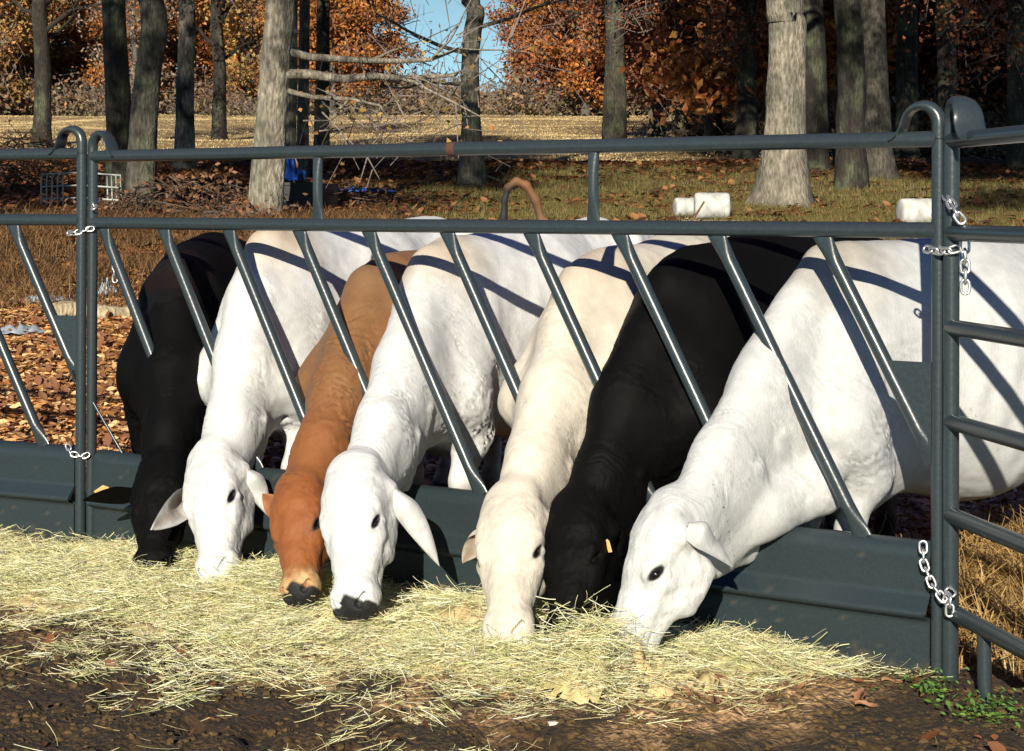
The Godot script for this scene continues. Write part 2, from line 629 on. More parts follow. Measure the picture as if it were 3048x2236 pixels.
func build_litter() -> void:
	var rng := RandomNumberGenerator.new()
	rng.seed = 77
	var browns := [Color(0.58, 0.33, 0.13), Color(0.36, 0.15, 0.05), Color(0.66, 0.44, 0.21), Color(0.20, 0.085, 0.035), Color(0.44, 0.19, 0.05)]
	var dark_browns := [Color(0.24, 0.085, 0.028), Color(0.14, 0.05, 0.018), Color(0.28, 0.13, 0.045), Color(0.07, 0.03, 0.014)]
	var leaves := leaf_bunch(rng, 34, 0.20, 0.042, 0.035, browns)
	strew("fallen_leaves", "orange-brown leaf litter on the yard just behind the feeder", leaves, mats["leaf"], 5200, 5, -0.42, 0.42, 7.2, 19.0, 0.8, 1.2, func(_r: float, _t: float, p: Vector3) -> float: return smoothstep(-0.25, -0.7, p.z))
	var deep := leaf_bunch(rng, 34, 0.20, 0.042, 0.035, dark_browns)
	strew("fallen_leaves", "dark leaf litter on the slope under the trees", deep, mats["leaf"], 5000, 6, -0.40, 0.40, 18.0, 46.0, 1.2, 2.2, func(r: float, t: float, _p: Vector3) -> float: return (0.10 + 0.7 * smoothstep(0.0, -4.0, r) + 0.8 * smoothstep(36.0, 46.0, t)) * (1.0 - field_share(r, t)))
	var near := leaf_bunch(rng, 4, 0.16, 0.024, 0.008, dark_browns)
	strew("fallen_leaves", "single brown leaves strewn over the mud in front of the feeder", near, mats["leaf"], 420, 8, -0.42, 0.42, 4.4, 7.4, 0.8, 1.2, func(_r: float, _t: float, p: Vector3) -> float: return 0.25 if p.z > 0.1 and p.x < 3.2 else 0.6)
	var dry := [Color(0.22, 0.165, 0.055), Color(0.145, 0.14, 0.035), Color(0.09, 0.105, 0.022), Color(0.27, 0.20, 0.075), Color(0.15, 0.075, 0.03)]
	var tuft := blade_bunch(rng, 34, 0.15, 0.10, 0.008, dry)
	strew("grass", "short olive grass on the slope beyond the rails", tuft, mats["leaf"], 14000, 9, -0.40, 0.42, 18.0, 42.0, 0.8, 1.5, func(r: float, t: float, p: Vector3) -> float: return smoothstep(-4.0, 0.5, r + 3.0 * noise_a.get_noise_2d(p.x * 0.9, p.z * 0.9)) * smoothstep(17.0, 21.0, t))
	var straw := [Color(0.78, 0.58, 0.26), Color(0.64, 0.47, 0.19), Color(0.82, 0.66, 0.34)]
	var stubble := blade_bunch(rng, 22, 0.30, 0.045, 0.012, straw, 0.8)
	strew("field_stubble", "tan stubble of the mown field on the hill", stubble, mats["leaf"], 9000, 10, -0.34, 0.12, 44.0, 118.0, 1.0, 1.8, func(r: float, t: float, _p: Vector3) -> float: return field_share(r, t))
	# rank dry weeds between the yard and the trees, left
	var weeds := blade_bunch(rng, 30, 0.16, 0.34, 0.008, [Color(0.12, 0.055, 0.02), Color(0.21, 0.11, 0.04), Color(0.06, 0.04, 0.016), Color(0.26, 0.16, 0.06)], 0.7)
	strew("dry_weeds", "rank brown dry weeds between the yard and the trees", weeds, mats["leaf"], 2600, 12, -0.40, -0.06, 16.6, 27.0, 0.7, 1.4, func(r: float, t: float, p: Vector3) -> float: return clampf(0.5 + 1.2 * noise_b.get_noise_2d(p.x * 0.5, p.z * 0.5), 0.1, 1.0))
	# green clover and seedlings by the corner post
	var green := [Color(0.10, 0.22, 0.03), Color(0.15, 0.29, 0.045), Color(0.07, 0.15, 0.025)]
	var sprig := leaf_bunch(rng, 12, 0.022, 0.010, 0.05, green)
	var w: Array[Transform3D] = []
	for i in 190:
		var u := 0.12 + 0.88 * rng.randf()
		var x := lerpf(3.55, 4.6, u) + rng.randfn() * 0.05
		var z := lerpf(0.16, 0.62, u) + rng.randfn() * 0.07
		if noise_b.get_noise_2d(x * 6.0, z * 6.0) < -0.02 or z < 0.05 + (x - 3.72) * 0.75:
			continue
		w.append(Transform3D(Basis(Vector3.UP, rng.randf() * TAU).scaled(Vector3.ONE * rng.randf_range(0.7, 1.4)), Vector3(x, ground_height(x, z), z)))
	scatter("green_weeds", sprig, mats["leaf"], w, "bright green clover and weeds at the foot of the corner post")
	# trodden hay heap behind the corner panel
	var rng2 := RandomNumberGenerator.new()
	rng2.seed = 91
	var old := blade_bunch(rng2, 40, 0.10, 0.20, 0.006, [Color(0.38, 0.24, 0.08), Color(0.27, 0.15, 0.045), Color(0.46, 0.32, 0.13)], 0.9)
	var heap: Array[Transform3D] = []
	for i in 900:
		var x := 4.15 + rng.randfn() * 0.55
		var z := -1.25 + rng.randfn() * 0.55
		if z > -0.25 + (x - 3.73) * 0.7:
			continue
		var h := 0.30 * exp(-pow((x - 4.25) / 0.6, 2.0) - pow((z + 1.3) / 0.6, 2.0))
		heap.append(Transform3D(Basis(Vector3.UP, rng.randf() * TAU).rotated(Vector3(rng.randfn(), 0, rng.randfn()).normalized(), rng.randf()), Vector3(x, ground_height(x, z) + h, z)))
	scatter("old_hay", old, mats["straw"], heap, "heap of old tan hay behind the rails of the corner panel")
	build_clods()


# crumbs and clods of trodden mud
func build_clods() -> void:
	var rng := RandomNumberGenerator.new()
	rng.seed = 313
	for k in 3:
		var st := new_st()
		st.set_smooth_group(0)
		var sp := SphereMesh.new()
		sp.radius = 1.0
		sp.height = 2.0
		sp.radial_segments = 9
		sp.rings = 5
		var arr := sp.surface_get_arrays(0)
		var vv: PackedVector3Array = arr[Mesh.ARRAY_VERTEX]
		var ii: PackedInt32Array = arr[Mesh.ARRAY_INDEX]
		for i in ii:
			var q := vv[i]
			q *= 1.0 + 0.55 * noise_b.get_noise_3d(q.x * 1.4 + k * 9.0, q.y * 1.4, q.z * 1.4)
			q.y *= 0.45
			st.set_color(Color(0.12, 0.072, 0.024).lerp(Color(0.055, 0.033, 0.011), clampf(0.5 + noise_a.get_noise_3d(q.x * 2.0, q.y * 2.0, q.z * 2.0 + k), 0, 1)))
			st.add_vertex(q)
		var w: Array[Transform3D] = []
		for n in 7000:
			var t := rng.randf_range(4.3, 7.6)
			var r := rng.randf_range(-0.33, 0.33) * t
			var p := EYE + right_of() * r + ahead() * t
			if p.z < 0.06 or rng.randf() < hay_cover(p.x, p.z) * 0.95 or noise_b.get_noise_2d(p.x * 2.6, p.z * 2.6) + rng.randf() * 0.5 < 0.05:
				continue
			p.y = ground_height(p.x, p.z)
			var s := 0.0025 + 0.0125 * pow(rng.randf(), 5.0)
			w.append(Transform3D(Basis(Vector3.UP, rng.randf() * TAU).rotated(Vector3.RIGHT, rng.randfn() * 0.5).scaled(Vector3.ONE * s), p))
		scatter("mud_clods", done(st), mats["soil_plain"], w, "crumbs and clods of dark trodden mud in the foreground")


# ---------------------------------------------------------------- fence

func line(a: Vector3, b: Vector3, n := 2) -> PackedVector3Array:
	var p := PackedVector3Array()
	for i in n:
		p.append(a.lerp(b, float(i) / (n - 1)))
	return p


func pipe(called: String, a: Vector3, b: Vector3, r: float, parent: Node3D, mat := "fence_paint") -> void:
	var st := new_st()
	tube(st, line(a, b), r, 16)
	put(called, done(st), mats[mat], parent)


# a pipe whose two ends are hammered flat where they are welded on (across = the wide way of the flat end)
func flat_ended(called: String, a: Vector3, b: Vector3, r: float, across: Vector3, parent: Node3D, flat_a := 1.0, flat_b := 1.0) -> void:
	var st := new_st()
	var pts := PackedVector3Array()
	var ra := PackedFloat32Array()
	var rb := PackedFloat32Array()
	var length := a.distance_to(b)
	var f := minf(0.11 / length, 0.4)
	for u in [0.0, f * 0.2, f * 0.45, f * 0.75, f, 0.5, 1.0 - f, 1.0 - f * 0.75, 1.0 - f * 0.45, 1.0 - f * 0.2, 1.0]:
		var e: float = clampf(1.0 - u / f, 0.0, 1.0) * flat_a if u < 0.5 else clampf(1.0 - (1.0 - u) / f, 0.0, 1.0) * flat_b
		e = smoothstep(0.0, 1.0, e)
		pts.append(a.lerp(b, u))
		ra.append(lerpf(r, r * 1.42, e))
		rb.append(lerpf(r, r * 0.28, e))
	sweep(st, pts, ra, rb, across, 16)
	put(called, done(st), mats["fence_paint"], parent)


# the post's top bent over like a crook, hammered flat onto the rail
func crook(at: Vector3, along: Vector3, r: float, reach: float, rise: float, parent: Node3D, wide := 1.75) -> void:
	var st := new_st()
	var pts := PackedVector3Array()
	var ra := PackedFloat32Array()
	var rb := PackedFloat32Array()
	var side := along.cross(Vector3.UP).normalized()
	for i in 25:
		var u := i / 24.0
		var p: Vector3
		if u < 0.2:
			p = Vector3(0, rise * 0.45 * u / 0.2, 0)
		elif u < 0.78:
			var a := PI * (u - 0.2) / 0.58
			p = Vector3(reach * 0.36 * (1.0 - cos(a)), rise * 0.45 + sin(a) * rise * 0.55, 0)
		else:
			var v := (u - 0.78) / 0.22
			p = Vector3(reach * (0.72 + 0.28 * v), rise * (0.45 - 0.45 * sin(v * PI * 0.5)), 0)
		var e := smoothstep(0.25, 0.8, u)
		pts.append(at + along * p.x + Vector3.UP * p.y)
		ra.append(lerpf(r, r * wide, e))
		rb.append(lerpf(r, r * 0.26, e))
	sweep(st, pts, ra, rb, side, 16)
	put("post_crook", done(st), mats["fence_paint"], parent)


# the sheet at the foot of a feeder panel: rolled top edge, a pressed rib, mud splashed along the bottom
func trough_board(x0: float, x1: float, parent: Node3D, seed_: int) -> void:
	var prof: Array[Vector2] = []   # z, y up the front
	prof.append(Vector2(0.012, 0.005))
	prof.append(Vector2(0.012, 0.150))
	prof.append(Vector2(0.013, 0.162))
	prof.append(Vector2(0.046, 0.176))
	prof.append(Vector2(0.054, 0.188))
	prof.append(Vector2(0.017, 0.232))
	prof.append(Vector2(0.012, 0.238))
	prof.append(Vector2(0.012, 0.352))
	prof.append(Vector2(0.010, 0.370))
	prof.append(Vector2(0.000, 0.388))
	prof.append(Vector2(-0.018, 0.398))
	prof.append(Vector2(-0.040, 0.398))
	prof.append(Vector2(-0.042, 0.392))
	prof.append(Vector2(-0.020, 0.390))
	prof.append(Vector2(-0.004, 0.380))
	prof.append(Vector2(0.004, 0.350))
	prof.append(Vector2(0.004, 0.240))
	prof.append(Vector2(0.040, 0.186))
	prof.append(Vector2(0.004, 0.170))
	prof.append(Vector2(0.004, 0.005))
	var fine: Array[Vector2] = []
	for i in prof.size():
		fine.append(prof[i])
		if i < prof.size() - 1:
			var d := prof[i].distance_to(prof[i + 1])
			var k := int(d / 0.012)
			for j in range(1, k):
				fine.append(prof[i].lerp(prof[i + 1], float(j) / k))
	var n := int((x1 - x0) / 0.02)
	var st := new_st()
	st.set_smooth_group(0)
	var base := Color(0.025, 0.036, 0.040)
	var mud := Color(0.17, 0.13, 0.085)
	var grid := []
	for i in n + 1:
		var x := lerpf(x0, x1, float(i) / n)
		var row := []
		for p in fine:
			var dent := 0.004 * noise_b.get_noise_2d(x * 1.3 + seed_, p.y * 3.0)
			var v := noise_a.get_noise_2d(x * 9.0 + seed_ * 3.1, p.y * 11.0)
			var w := noise_a.get_noise_2d(x * 30.0 + 50.0, p.y * 34.0 + seed_)
			var m := clampf((0.05 - p.y) / 0.07 + v * 1.1, 0.0, 1.0) * clampf(w * 2.2 + 0.55, 0.0, 1.0) * clampf((0.2 - p.y) * 12.0, 0.0, 1.0)
			m = maxf(m, clampf((w - 0.50) * 5.0, 0.0, 0.4))
			row.append([Vector3(x, p.y, p.x + dent), base.lerp(mud, m * 0.7)])
		grid.append(row)
	for i in n:
		for j in fine.size() - 1:
			for q in [[i, j], [i, j + 1], [i + 1, j + 1], [i, j], [i + 1, j + 1], [i + 1, j]]:
				var g: Array = grid[q[0]][q[1]]
				st.set_color(g[1])
				st.add_vertex(g[0])
	put("trough_board", done(st), mats["trough_paint"], parent)


func gusset(p: PackedVector3Array, parent: Node3D) -> void:
	var st := new_st()
	st.set_smooth_group(-1)
	var n := p.size()
	var off := Vector3(0, 0, 0.003)
	for i in range(1, n - 1):
		for v in [p[0] + off, p[i] + off, p[i + 1] + off, p[0] - off, p[i + 1] - off, p[i] - off]:
			st.add_vertex(v)
	for i in n:
		var j := (i + 1) % n
		quad(st, p[j] + off, p[i] + off, p[i] - off, p[j] - off)
	put("gusset_plate", done(st), mats["fence_paint"], parent)


func feeder_panel(root: Node3D, length: float, tops: Array, end_bar: bool) -> void:
	# local axes: x from the left post to the right one
	var pr := 0.0215
	for x in [0.0, length]:
		pipe("post", Vector3(x, -0.06, 0), Vector3(x, 1.625, 0), pr, root)
	crook(Vector3(0, 1.62, 0), Vector3.RIGHT, pr, 0.15, 0.095, root)
	crook(Vector3(length, 1.62, 0), Vector3.LEFT, pr, 0.15, 0.105, root)
	pipe("top_rail", Vector3(0.004, 1.622, 0.001), Vector3(length - 0.004, 1.622, 0.001), 0.0245, root)
	pipe("second_rail", Vector3(0.004, 1.345, 0.001), Vector3(length - 0.004, 1.345, 0.001), 0.0245, root)
	for f in [1.0 / 3.0, 2.0 / 3.0]:
		flat_ended("spacer", Vector3(length * f, 1.606, 0), Vector3(length * f, 1.361, 0), 0.0185, Vector3.RIGHT, root, 0.5, 1.0)
	for x in tops:
		var low: Vector3 = Vector3(x + 0.515, 0.388, -0.012)
		if low.x > length - 0.015:
			var f: float = (length - 0.012 - x) / 0.515
			low = Vector3(length - 0.012, lerpf(1.335, 0.388, f), -0.004)
		flat_ended("slant_bar", Vector3(x, 1.335, 0), low, 0.0225, Vector3.RIGHT, root)
	trough_board(0.024, length - 0.024, root, int(length * 10) + tops.size())
	if end_bar:
		var x: float = tops[tops.size() - 1]
		var d := 0.515 / 0.947
		gusset(PackedVector3Array([Vector3(x + (1.335 - 0.945) * d + 0.012, 0.945, 0.006), Vector3(length - 0.015, 0.945, 0.006), Vector3(length - 0.015, 0.66, 0.006), Vector3(x + (1.335 - 0.68) * d + 0.005, 0.68, 0.006)]), root)


func chain(label: String, pts: Array, link: float) -> void:
	# links threaded along a path, every second one turned
	var root := thing("chain", label, "chain", pts[0], 0.0, "galvanised chains that tie the panels")
	var c := Curve3D.new()
	c.bake_interval = 0.004
	for p in pts:
		c.add_point(p - pts[0])
	var wire := link * 0.12
	var st := new_st()
	var loop := PackedVector3Array()
	var rr := PackedFloat32Array()
	for i in 17:
		var a := TAU * i / 16.0
		loop.append(Vector3(signf(cos(a)) * link * 0.22 * (1.0 if absf(cos(a)) > 0.02 else 0.0) + cos(a) * link * 0.28, sin(a) * link * 0.30, 0))
		rr.append(wire)
	sweep(st, loop, rr, rr, Vector3(0, 0, 1), 6, false)
	var mesh := done(st)
	var total := c.get_baked_length()
	var step := link * 0.72
	var n := int(total / step)
	for i in n:
		var s := (i + 0.5) * step
		var p := c.sample_baked(s)
		var dir := (c.sample_baked(minf(s + 0.01, total)) - c.sample_baked(maxf(s - 0.01, 0.0))).normalized()
		var o := put("link", mesh, mats["galvanised_steel"], root, p)
		var ref := Vector3(0.37, 0.25, 0.89) if i % 2 == 0 else Vector3(0.8, 0.45, -0.4)
		var zz := (ref - dir * ref.dot(dir)).normalized()
		o.basis = Basis(dir, zz.cross(dir), zz)


func build_fence() -> void:
	var mid := thing("feeder_panel", "long dark grey slant-bar feeder panel with seven cattle feeding through it", "feeder panel", Vector3(-0.008, 0, 0), 0.0, "grey steel feeder panels")
	feeder_panel(mid, 3.688, [0.060, 0.408, 0.765, 1.131, 1.472, 1.833, 2.198, 2.558, 2.926, 3.300], true)
	pipe("brace_rod", Vector3(0.030, 0.60, 0.02), Vector3(0.172, 0.398, -0.01), 0.006, mid)
	var st := new_st()
	tube(st, line(Vector3(1.850, 1.622, 0.001), Vector3(1.884, 1.622, 0.001)), 0.0258, 16)
	put("rusty_sleeve", done(st), mats["rust"], mid)

	# the next panel on the left turns a little towards the viewer
	var left := thing("feeder_panel", "dark grey feeder panel at the left edge with no animal in it", "feeder panel", Vector3(-0.036, 0.012, 0.034), 0.158, "grey steel feeder panels")
	var len_l := 3.675
	feeder_panel(left, len_l, [0.055, 0.42, 0.79, 1.15, 1.52, 1.88, 2.25, 2.61, 2.96, 3.305], true)
	for c in left.get_children():
		(c as Node3D).position.x -= len_l

	# the plain five-rail panel that turns the corner on the right
	var side := thing("corral_panel", "dark grey corral panel with plain horizontal rails at the right edge", "fence panel", Vector3(3.728, 0, 0.022), -0.80)
	pipe("post", Vector3(0, -0.06, 0), Vector3(0, 1.62, 0), 0.0245, side)
	crook(Vector3(0, 1.615, 0), Vector3.RIGHT, 0.0245, 0.17, 0.115, side, 2.0)
	var long := 3.0
	for y in [1.616, 1.338, 1.055, 0.772, 0.492, 0.205]:
		pipe("rail", Vector3(0.004, y, 0.001), Vector3(long, y, 0.001), 0.0245, side)
	pipe("post", Vector3(long, -0.06, 0), Vector3(long, 1.62, 0), 0.0245, side)
	for x in [0.235, 1.5, 2.7]:
		flat_ended("skid_leg", Vector3(x, 0.20, 0), Vector3(x + 0.01, -0.05, 0), 0.0205, Vector3.RIGHT, side, 0.0, 1.0)

	chain("chain wrapped round the posts just above the second rail at the left joint", [Vector3(-0.020, 1.440, -0.030), Vector3(0.030, 1.405, 0.028), Vector3(0.045, 1.385, 0.03)], 0.040)
	chain("chain lying across both posts just under the second rail at the left joint", [Vector3(-0.088, 1.303, 0.060), Vector3(-0.050, 1.300, 0.064), Vector3(-0.010, 1.318, 0.036), Vector3(0.022, 1.322, 0.018)], 0.034)
	chain("loose chain end hanging behind the post at the left joint", [Vector3(0.060, 1.23, -0.06), Vector3(0.065, 1.10, -0.06)], 0.036)
	chain("short chain at the top of the foot boards at the left joint", [Vector3(-0.088, 0.420, 0.060), Vector3(-0.055, 0.385, 0.066), Vector3(-0.010, 0.375, 0.040), Vector3(0.022, 0.395, 0.016)], 0.034)
	chain("chain bunched above the second rail at the right joint", [Vector3(3.712, 1.450, 0.020), Vector3(3.748, 1.425, 0.075), Vector3(3.772, 1.395, 0.095), Vector3(3.798, 1.365, 0.10)], 0.040)
	chain("chain looped round both posts just under the second rail at the right joint", [Vector3(3.645, 1.290, 0.020), Vector3(3.680, 1.284, 0.036), Vector3(3.732, 1.284, 0.060), Vector3(3.764, 1.294, 0.05)], 0.036)
	chain("loose chain end hanging in front of the white flank right of the post", [Vector3(3.782, 1.315, 0.055), Vector3(3.784, 1.16, 0.055)], 0.042)
	chain("bright chain drooping from the foot board to the right post", [Vector3(3.652, 0.405, 0.050), Vector3(3.656, 0.345, 0.055), Vector3(3.690, 0.285, 0.070), Vector3(3.730, 0.245, 0.075), Vector3(3.752, 0.275, 0.085), Vector3(3.750, 0.185, 0.092)], 0.037)


# ---------------------------------------------------------------- cattle

# A body as a blend of elliptic tapered bones, meshed with surface nets.
class Flesh:
	var A: PackedVector3Array = []
	var N: PackedVector3Array = []
	var S: PackedVector3Array = []
	var U: PackedVector3Array = []
	var R0: PackedVector3Array = []   # radii at the start: along S, along U, along N
	var R1: PackedVector3Array = []
	var L: PackedFloat32Array = []
	var K: PackedFloat32Array = []
	var cut: PackedByteArray = []
	var verts: PackedVector3Array = []
	var norms: PackedVector3Array = []
	var index: PackedInt32Array = []

	func bone(a: Vector3, b: Vector3, r0: Vector2, r1: Vector2, up: Vector3, k := 0.05, carve := 0) -> void:
		var d := b - a
		var l := d.length()
		var n := d / l if l > 1e-5 else Vector3(0, 0, 1)
		var s := up.cross(n)
		if s.length() < 0.01:
			s = Vector3(1, 0.2, 0.1).cross(n)
		s = s.normalized()
		A.append(a)
		N.append(n)
		S.append(s)
		U.append(n.cross(s))
		R0.append(Vector3(r0.x, r0.y, minf(r0.x, r0.y)))
		R1.append(Vector3(r1.x, r1.y, minf(r1.x, r1.y)))
		L.append(maxf(l, 1e-4))
		K.append(k)
		cut.append(carve)

	func ball(a: Vector3, r: Vector3, s: Vector3, u: Vector3, k := 0.03, carve := 0) -> void:
		A.append(a)
		S.append(s)
		U.append(u)
		N.append(s.cross(u))
		R0.append(r)
		R1.append(r)
		L.append(1e-4)
		K.append(k)
		cut.append(carve)

	func one(i: int, p: Vector3) -> float:
		var q := p - A[i]
		var n := N[i]
		var l := L[i]
		var t := clampf(q.dot(n), 0.0, l)
		var r := R0[i].lerp(R1[i], t / l)
		var e := q - n * t
		var v := Vector3(e.dot(S[i]), e.dot(U[i]), e.dot(n)) / r
		var k0 := v.length()
		var k1 := (v / r).length()
		if k1 < 1e-6:
			return -minf(r.x, r.y)
		return k0 * (k0 - 1.0) / k1

	func value(p: Vector3, use: PackedInt32Array) -> float:
		var d := 10.0
		for i in use:
			var x := one(i, p)
			var k := K[i]
			if cut[i] == 0:
				var h := k - absf(d - x)
				d = minf(d, x)
				if h > 0.0:
					d -= h * h / (4.0 * k)
			else:
				x = -x
				var h := k - absf(d - x)
				d = maxf(d, x)
				if h > 0.0:
					d += h * h / (4.0 * k)
		return d

	func all() -> PackedInt32Array:
		return PackedInt32Array(range(A.size()))

	# first hit from p along dir
	func hit(p: Vector3, dir: Vector3, far := 0.5) -> Vector3:
		var use := all()
		var t := 0.0
		for i in 80:
			var d := value(p + dir * t, use)
			if d < 0.0005 or t > far:
				break
			t += maxf(d * 0.6, 0.0008)
		return p + dir * t

	# mesh the part of space where (p - q).dot(dir) > keep
	func net(lo: Vector3, hi: Vector3, cell: float, q: Vector3, dir: Vector3, keep: float, shrink: float) -> void:
		var b := 4
		var nb := Vector3i(((hi - lo) / (cell * b)).ceil())
		var nx := nb.x * b + 1
		var ny := nb.y * b + 1
		var nz := nb.z * b + 1
		var grid := PackedFloat32Array()
		grid.resize(nx * ny * nz)
		grid.fill(1.0)
		var every := all()
		var big := cell * b * 4
		var active: Array[Vector3i] = []
		var half_diag := cell * b * 0.87
		# coarse pass over groups of 4 x 4 x 4 blocks, then the blocks
		for gz in range(0, nb.z, 4):
			for gy in range(0, nb.y, 4):
				for gx in range(0, nb.x, 4):
					var c := lo + (Vector3(gx, gy, gz) + Vector3(2, 2, 2)) * (cell * b)
					if (c - q).dot(dir) < keep - big:
						continue
					var near := PackedInt32Array()
					var least := 10.0
					for i in every:
						var x := one(i, c)
						if x < big * 0.9 * 1.4 + 0.06:
							near.append(i)
						if cut[i] == 0:
							least = minf(least, x)
					if near.is_empty() or least > big * 0.9 * 1.4 + 0.03:
						continue
					for z in range(gz, mini(gz + 4, nb.z)):
						for y in range(gy, mini(gy + 4, nb.y)):
							for x in range(gx, mini(gx + 4, nb.x)):
								var cc := lo + (Vector3(x, y, z) + Vector3(0.5, 0.5, 0.5)) * (cell * b)
								if (cc - q).dot(dir) < keep - half_diag * 2.0:
									continue
								var d := value(cc, near)
								if absf(d - shrink) > half_diag * 1.5 + 0.012:
									if d < 0.0:
										fill(grid, nx, ny, x * b, y * b, z * b, b, -1.0)
									continue
								var use := PackedInt32Array()
								for i in near:
									if one(i, cc) < half_diag * 1.5 + absf(d) + K[i] + 0.01:
										use.append(i)
								active.append(Vector3i(x, y, z))
								for kz in b:
									for ky in b:
										var row := ((z * b + kz) * ny + y * b + ky) * nx + x * b
										for kx in b:
											grid[row + kx] = value(lo + Vector3(x * b + kx, y * b + ky, z * b + kz) * cell, use) - shrink
		var at := {}
		var sx := 1
		var sy := nx
		var sz := nx * ny
		for blk in active:
			for kz in b:
				for ky in b:
					for kx in b:
						var x := blk.x * b + kx
						var y := blk.y * b + ky
						var z := blk.z * b + kz
						if x >= nx - 1 or y >= ny - 1 or z >= nz - 1:
							continue
						var o := z * sz + y * sy + x
						var v0 := grid[o]
						var v1 := grid[o + 1]
						var v2 := grid[o + sy]
						var v3 := grid[o + sy + 1]
						var v4 := grid[o + sz]
						var v5 := grid[o + sz + 1]
						var v6 := grid[o + sz + sy]
						var v7 := grid[o + sz + sy + 1]
						var neg := int(v0 < 0.0) + int(v1 < 0.0) + int(v2 < 0.0) + int(v3 < 0.0) + int(v4 < 0.0) + int(v5 < 0.0) + int(v6 < 0.0) + int(v7 < 0.0)
						if neg == 0 or neg == 8:
							continue
						var p0 := lo + Vector3(x, y, z) * cell
						if (p0 - q).dot(dir) < keep:
							continue
						var g := Vector3(v1 + v3 + v5 + v7 - v0 - v2 - v4 - v6, v2 + v3 + v6 + v7 - v0 - v1 - v4 - v5, v4 + v5 + v6 + v7 - v0 - v1 - v2 - v3) * 0.25
						var sum := Vector3.ZERO
						var n := 0
						if (v0 < 0.0) != (v1 < 0.0): sum += Vector3(v0 / (v0 - v1), 0, 0); n += 1
						if (v2 < 0.0) != (v3 < 0.0): sum += Vector3(v2 / (v2 - v3), 1, 0); n += 1
						if (v4 < 0.0) != (v5 < 0.0): sum += Vector3(v4 / (v4 - v5), 0, 1); n += 1
						if (v6 < 0.0) != (v7 < 0.0): sum += Vector3(v6 / (v6 - v7), 1, 1); n += 1
						if (v0 < 0.0) != (v2 < 0.0): sum += Vector3(0, v0 / (v0 - v2), 0); n += 1
						if (v1 < 0.0) != (v3 < 0.0): sum += Vector3(1, v1 / (v1 - v3), 0); n += 1
						if (v4 < 0.0) != (v6 < 0.0): sum += Vector3(0, v4 / (v4 - v6), 1); n += 1
						if (v5 < 0.0) != (v7 < 0.0): sum += Vector3(1, v5 / (v5 - v7), 1); n += 1
						if (v0 < 0.0) != (v4 < 0.0): sum += Vector3(0, 0, v0 / (v0 - v4)); n += 1
						if (v1 < 0.0) != (v5 < 0.0): sum += Vector3(1, 0, v1 / (v1 - v5)); n += 1
						if (v2 < 0.0) != (v6 < 0.0): sum += Vector3(0, 1, v2 / (v2 - v6)); n += 1
						if (v3 < 0.0) != (v7 < 0.0): sum += Vector3(1, 1, v3 / (v3 - v7)); n += 1
						at[o] = verts.size()
						verts.append(p0 + sum / n * cell)
						norms.append(g.normalized() if g.length() > 1e-9 else Vector3.UP)
		for o: int in at:
			var v0 := grid[o]
			# the three edges that leave this cell's own corner
			if (v0 < 0.0) != (grid[o + sx] < 0.0):
				face(at, v0 < 0.0, o, o - sy, o - sy - sz, o - sz)
			if (v0 < 0.0) != (grid[o + sy] < 0.0):
				face(at, v0 < 0.0, o, o - sz, o - sz - sx, o - sx)
			if (v0 < 0.0) != (grid[o + sz] < 0.0):
				face(at, v0 < 0.0, o, o - sx, o - sx - sy, o - sy)

	func fill(grid: PackedFloat32Array, nx: int, ny: int, x: int, y: int, z: int, b: int, v: float) -> void:
		for kz in b:
			for ky in b:
				var row := ((z + kz) * ny + y + ky) * nx + x
				for kx in b:
					grid[row + kx] = v

	func face(at: Dictionary, inside: bool, a: int, b: int, c: int, d: int) -> void:
		if not (at.has(b) and at.has(c) and at.has(d)):
			return
		var ia: int = at[a]
		var ib: int = at[b]
		var ic: int = at[c]
		var id: int = at[d]
		if inside:
			index.append_array(PackedInt32Array([ia, ic, ib, ia, id, ic]))
		else:
			index.append_array(PackedInt32Array([ia, ib, ic, ia, ic, id]))

	# a leaf of flesh: an ear from its root to its tip, cupped towards face
	func ear(root: Vector3, tip: Vector3, face_: Vector3, width: float, cup: float, sag: Vector3) -> void:
		var d := (tip - root).normalized()
		var n := (face_ - d * face_.dot(d)).normalized()
		var s := d.cross(n)
		var nu := 18
		var nv := 10
		for side in 2:
			var first := verts.size()
			for i in nu + 1:
				var t := float(i) / nu
				var w := width * 0.5 * (0.42 + 0.58 * smoothstep(0.0, 0.38, t)) * pow(maxf(1.0 - pow(t, 1.9), 0.0), 0.85)
				var c := cup * lerpf(2.4, 0.55, minf(t * 1.7, 1.0))
				var mid := root.lerp(tip, t) + sag * (4.0 * t * (1.0 - t))
				for j in nv + 1:
					var x := 2.0 * j / nv - 1.0
					var edge := 1.0 - pow(absf(x), 4.0)
					var p := mid + s * x * w * (1.0 - 0.22 * c * x * x) - n * w * c * (1.0 - x * x)
					var thick := (0.0042 + 0.004 * (1.0 - t)) * edge
					verts.append(p + n * (thick if side == 0 else -thick))
					norms.append(Vector3.ZERO)
			for i in nu:
				for j in nv:
					var o := first + i * (nv + 1) + j
					var q: PackedInt32Array = [o, o + nv + 1, o + 1, o + 1, o + nv + 1, o + nv + 2] if side == 0 else [o, o + 1, o + nv + 1, o + 1, o + nv + 2, o + nv + 1]
					index.append_array(q)
					for k in 2:
						var a := verts[q[k * 3]]
						var m := (verts[q[k * 3 + 2]] - a).cross(verts[q[k * 3 + 1]] - a)
						for e in 3:
							norms[q[k * 3 + e]] += m
			for i in range(first, verts.size()):
				norms[i] = norms[i].normalized()


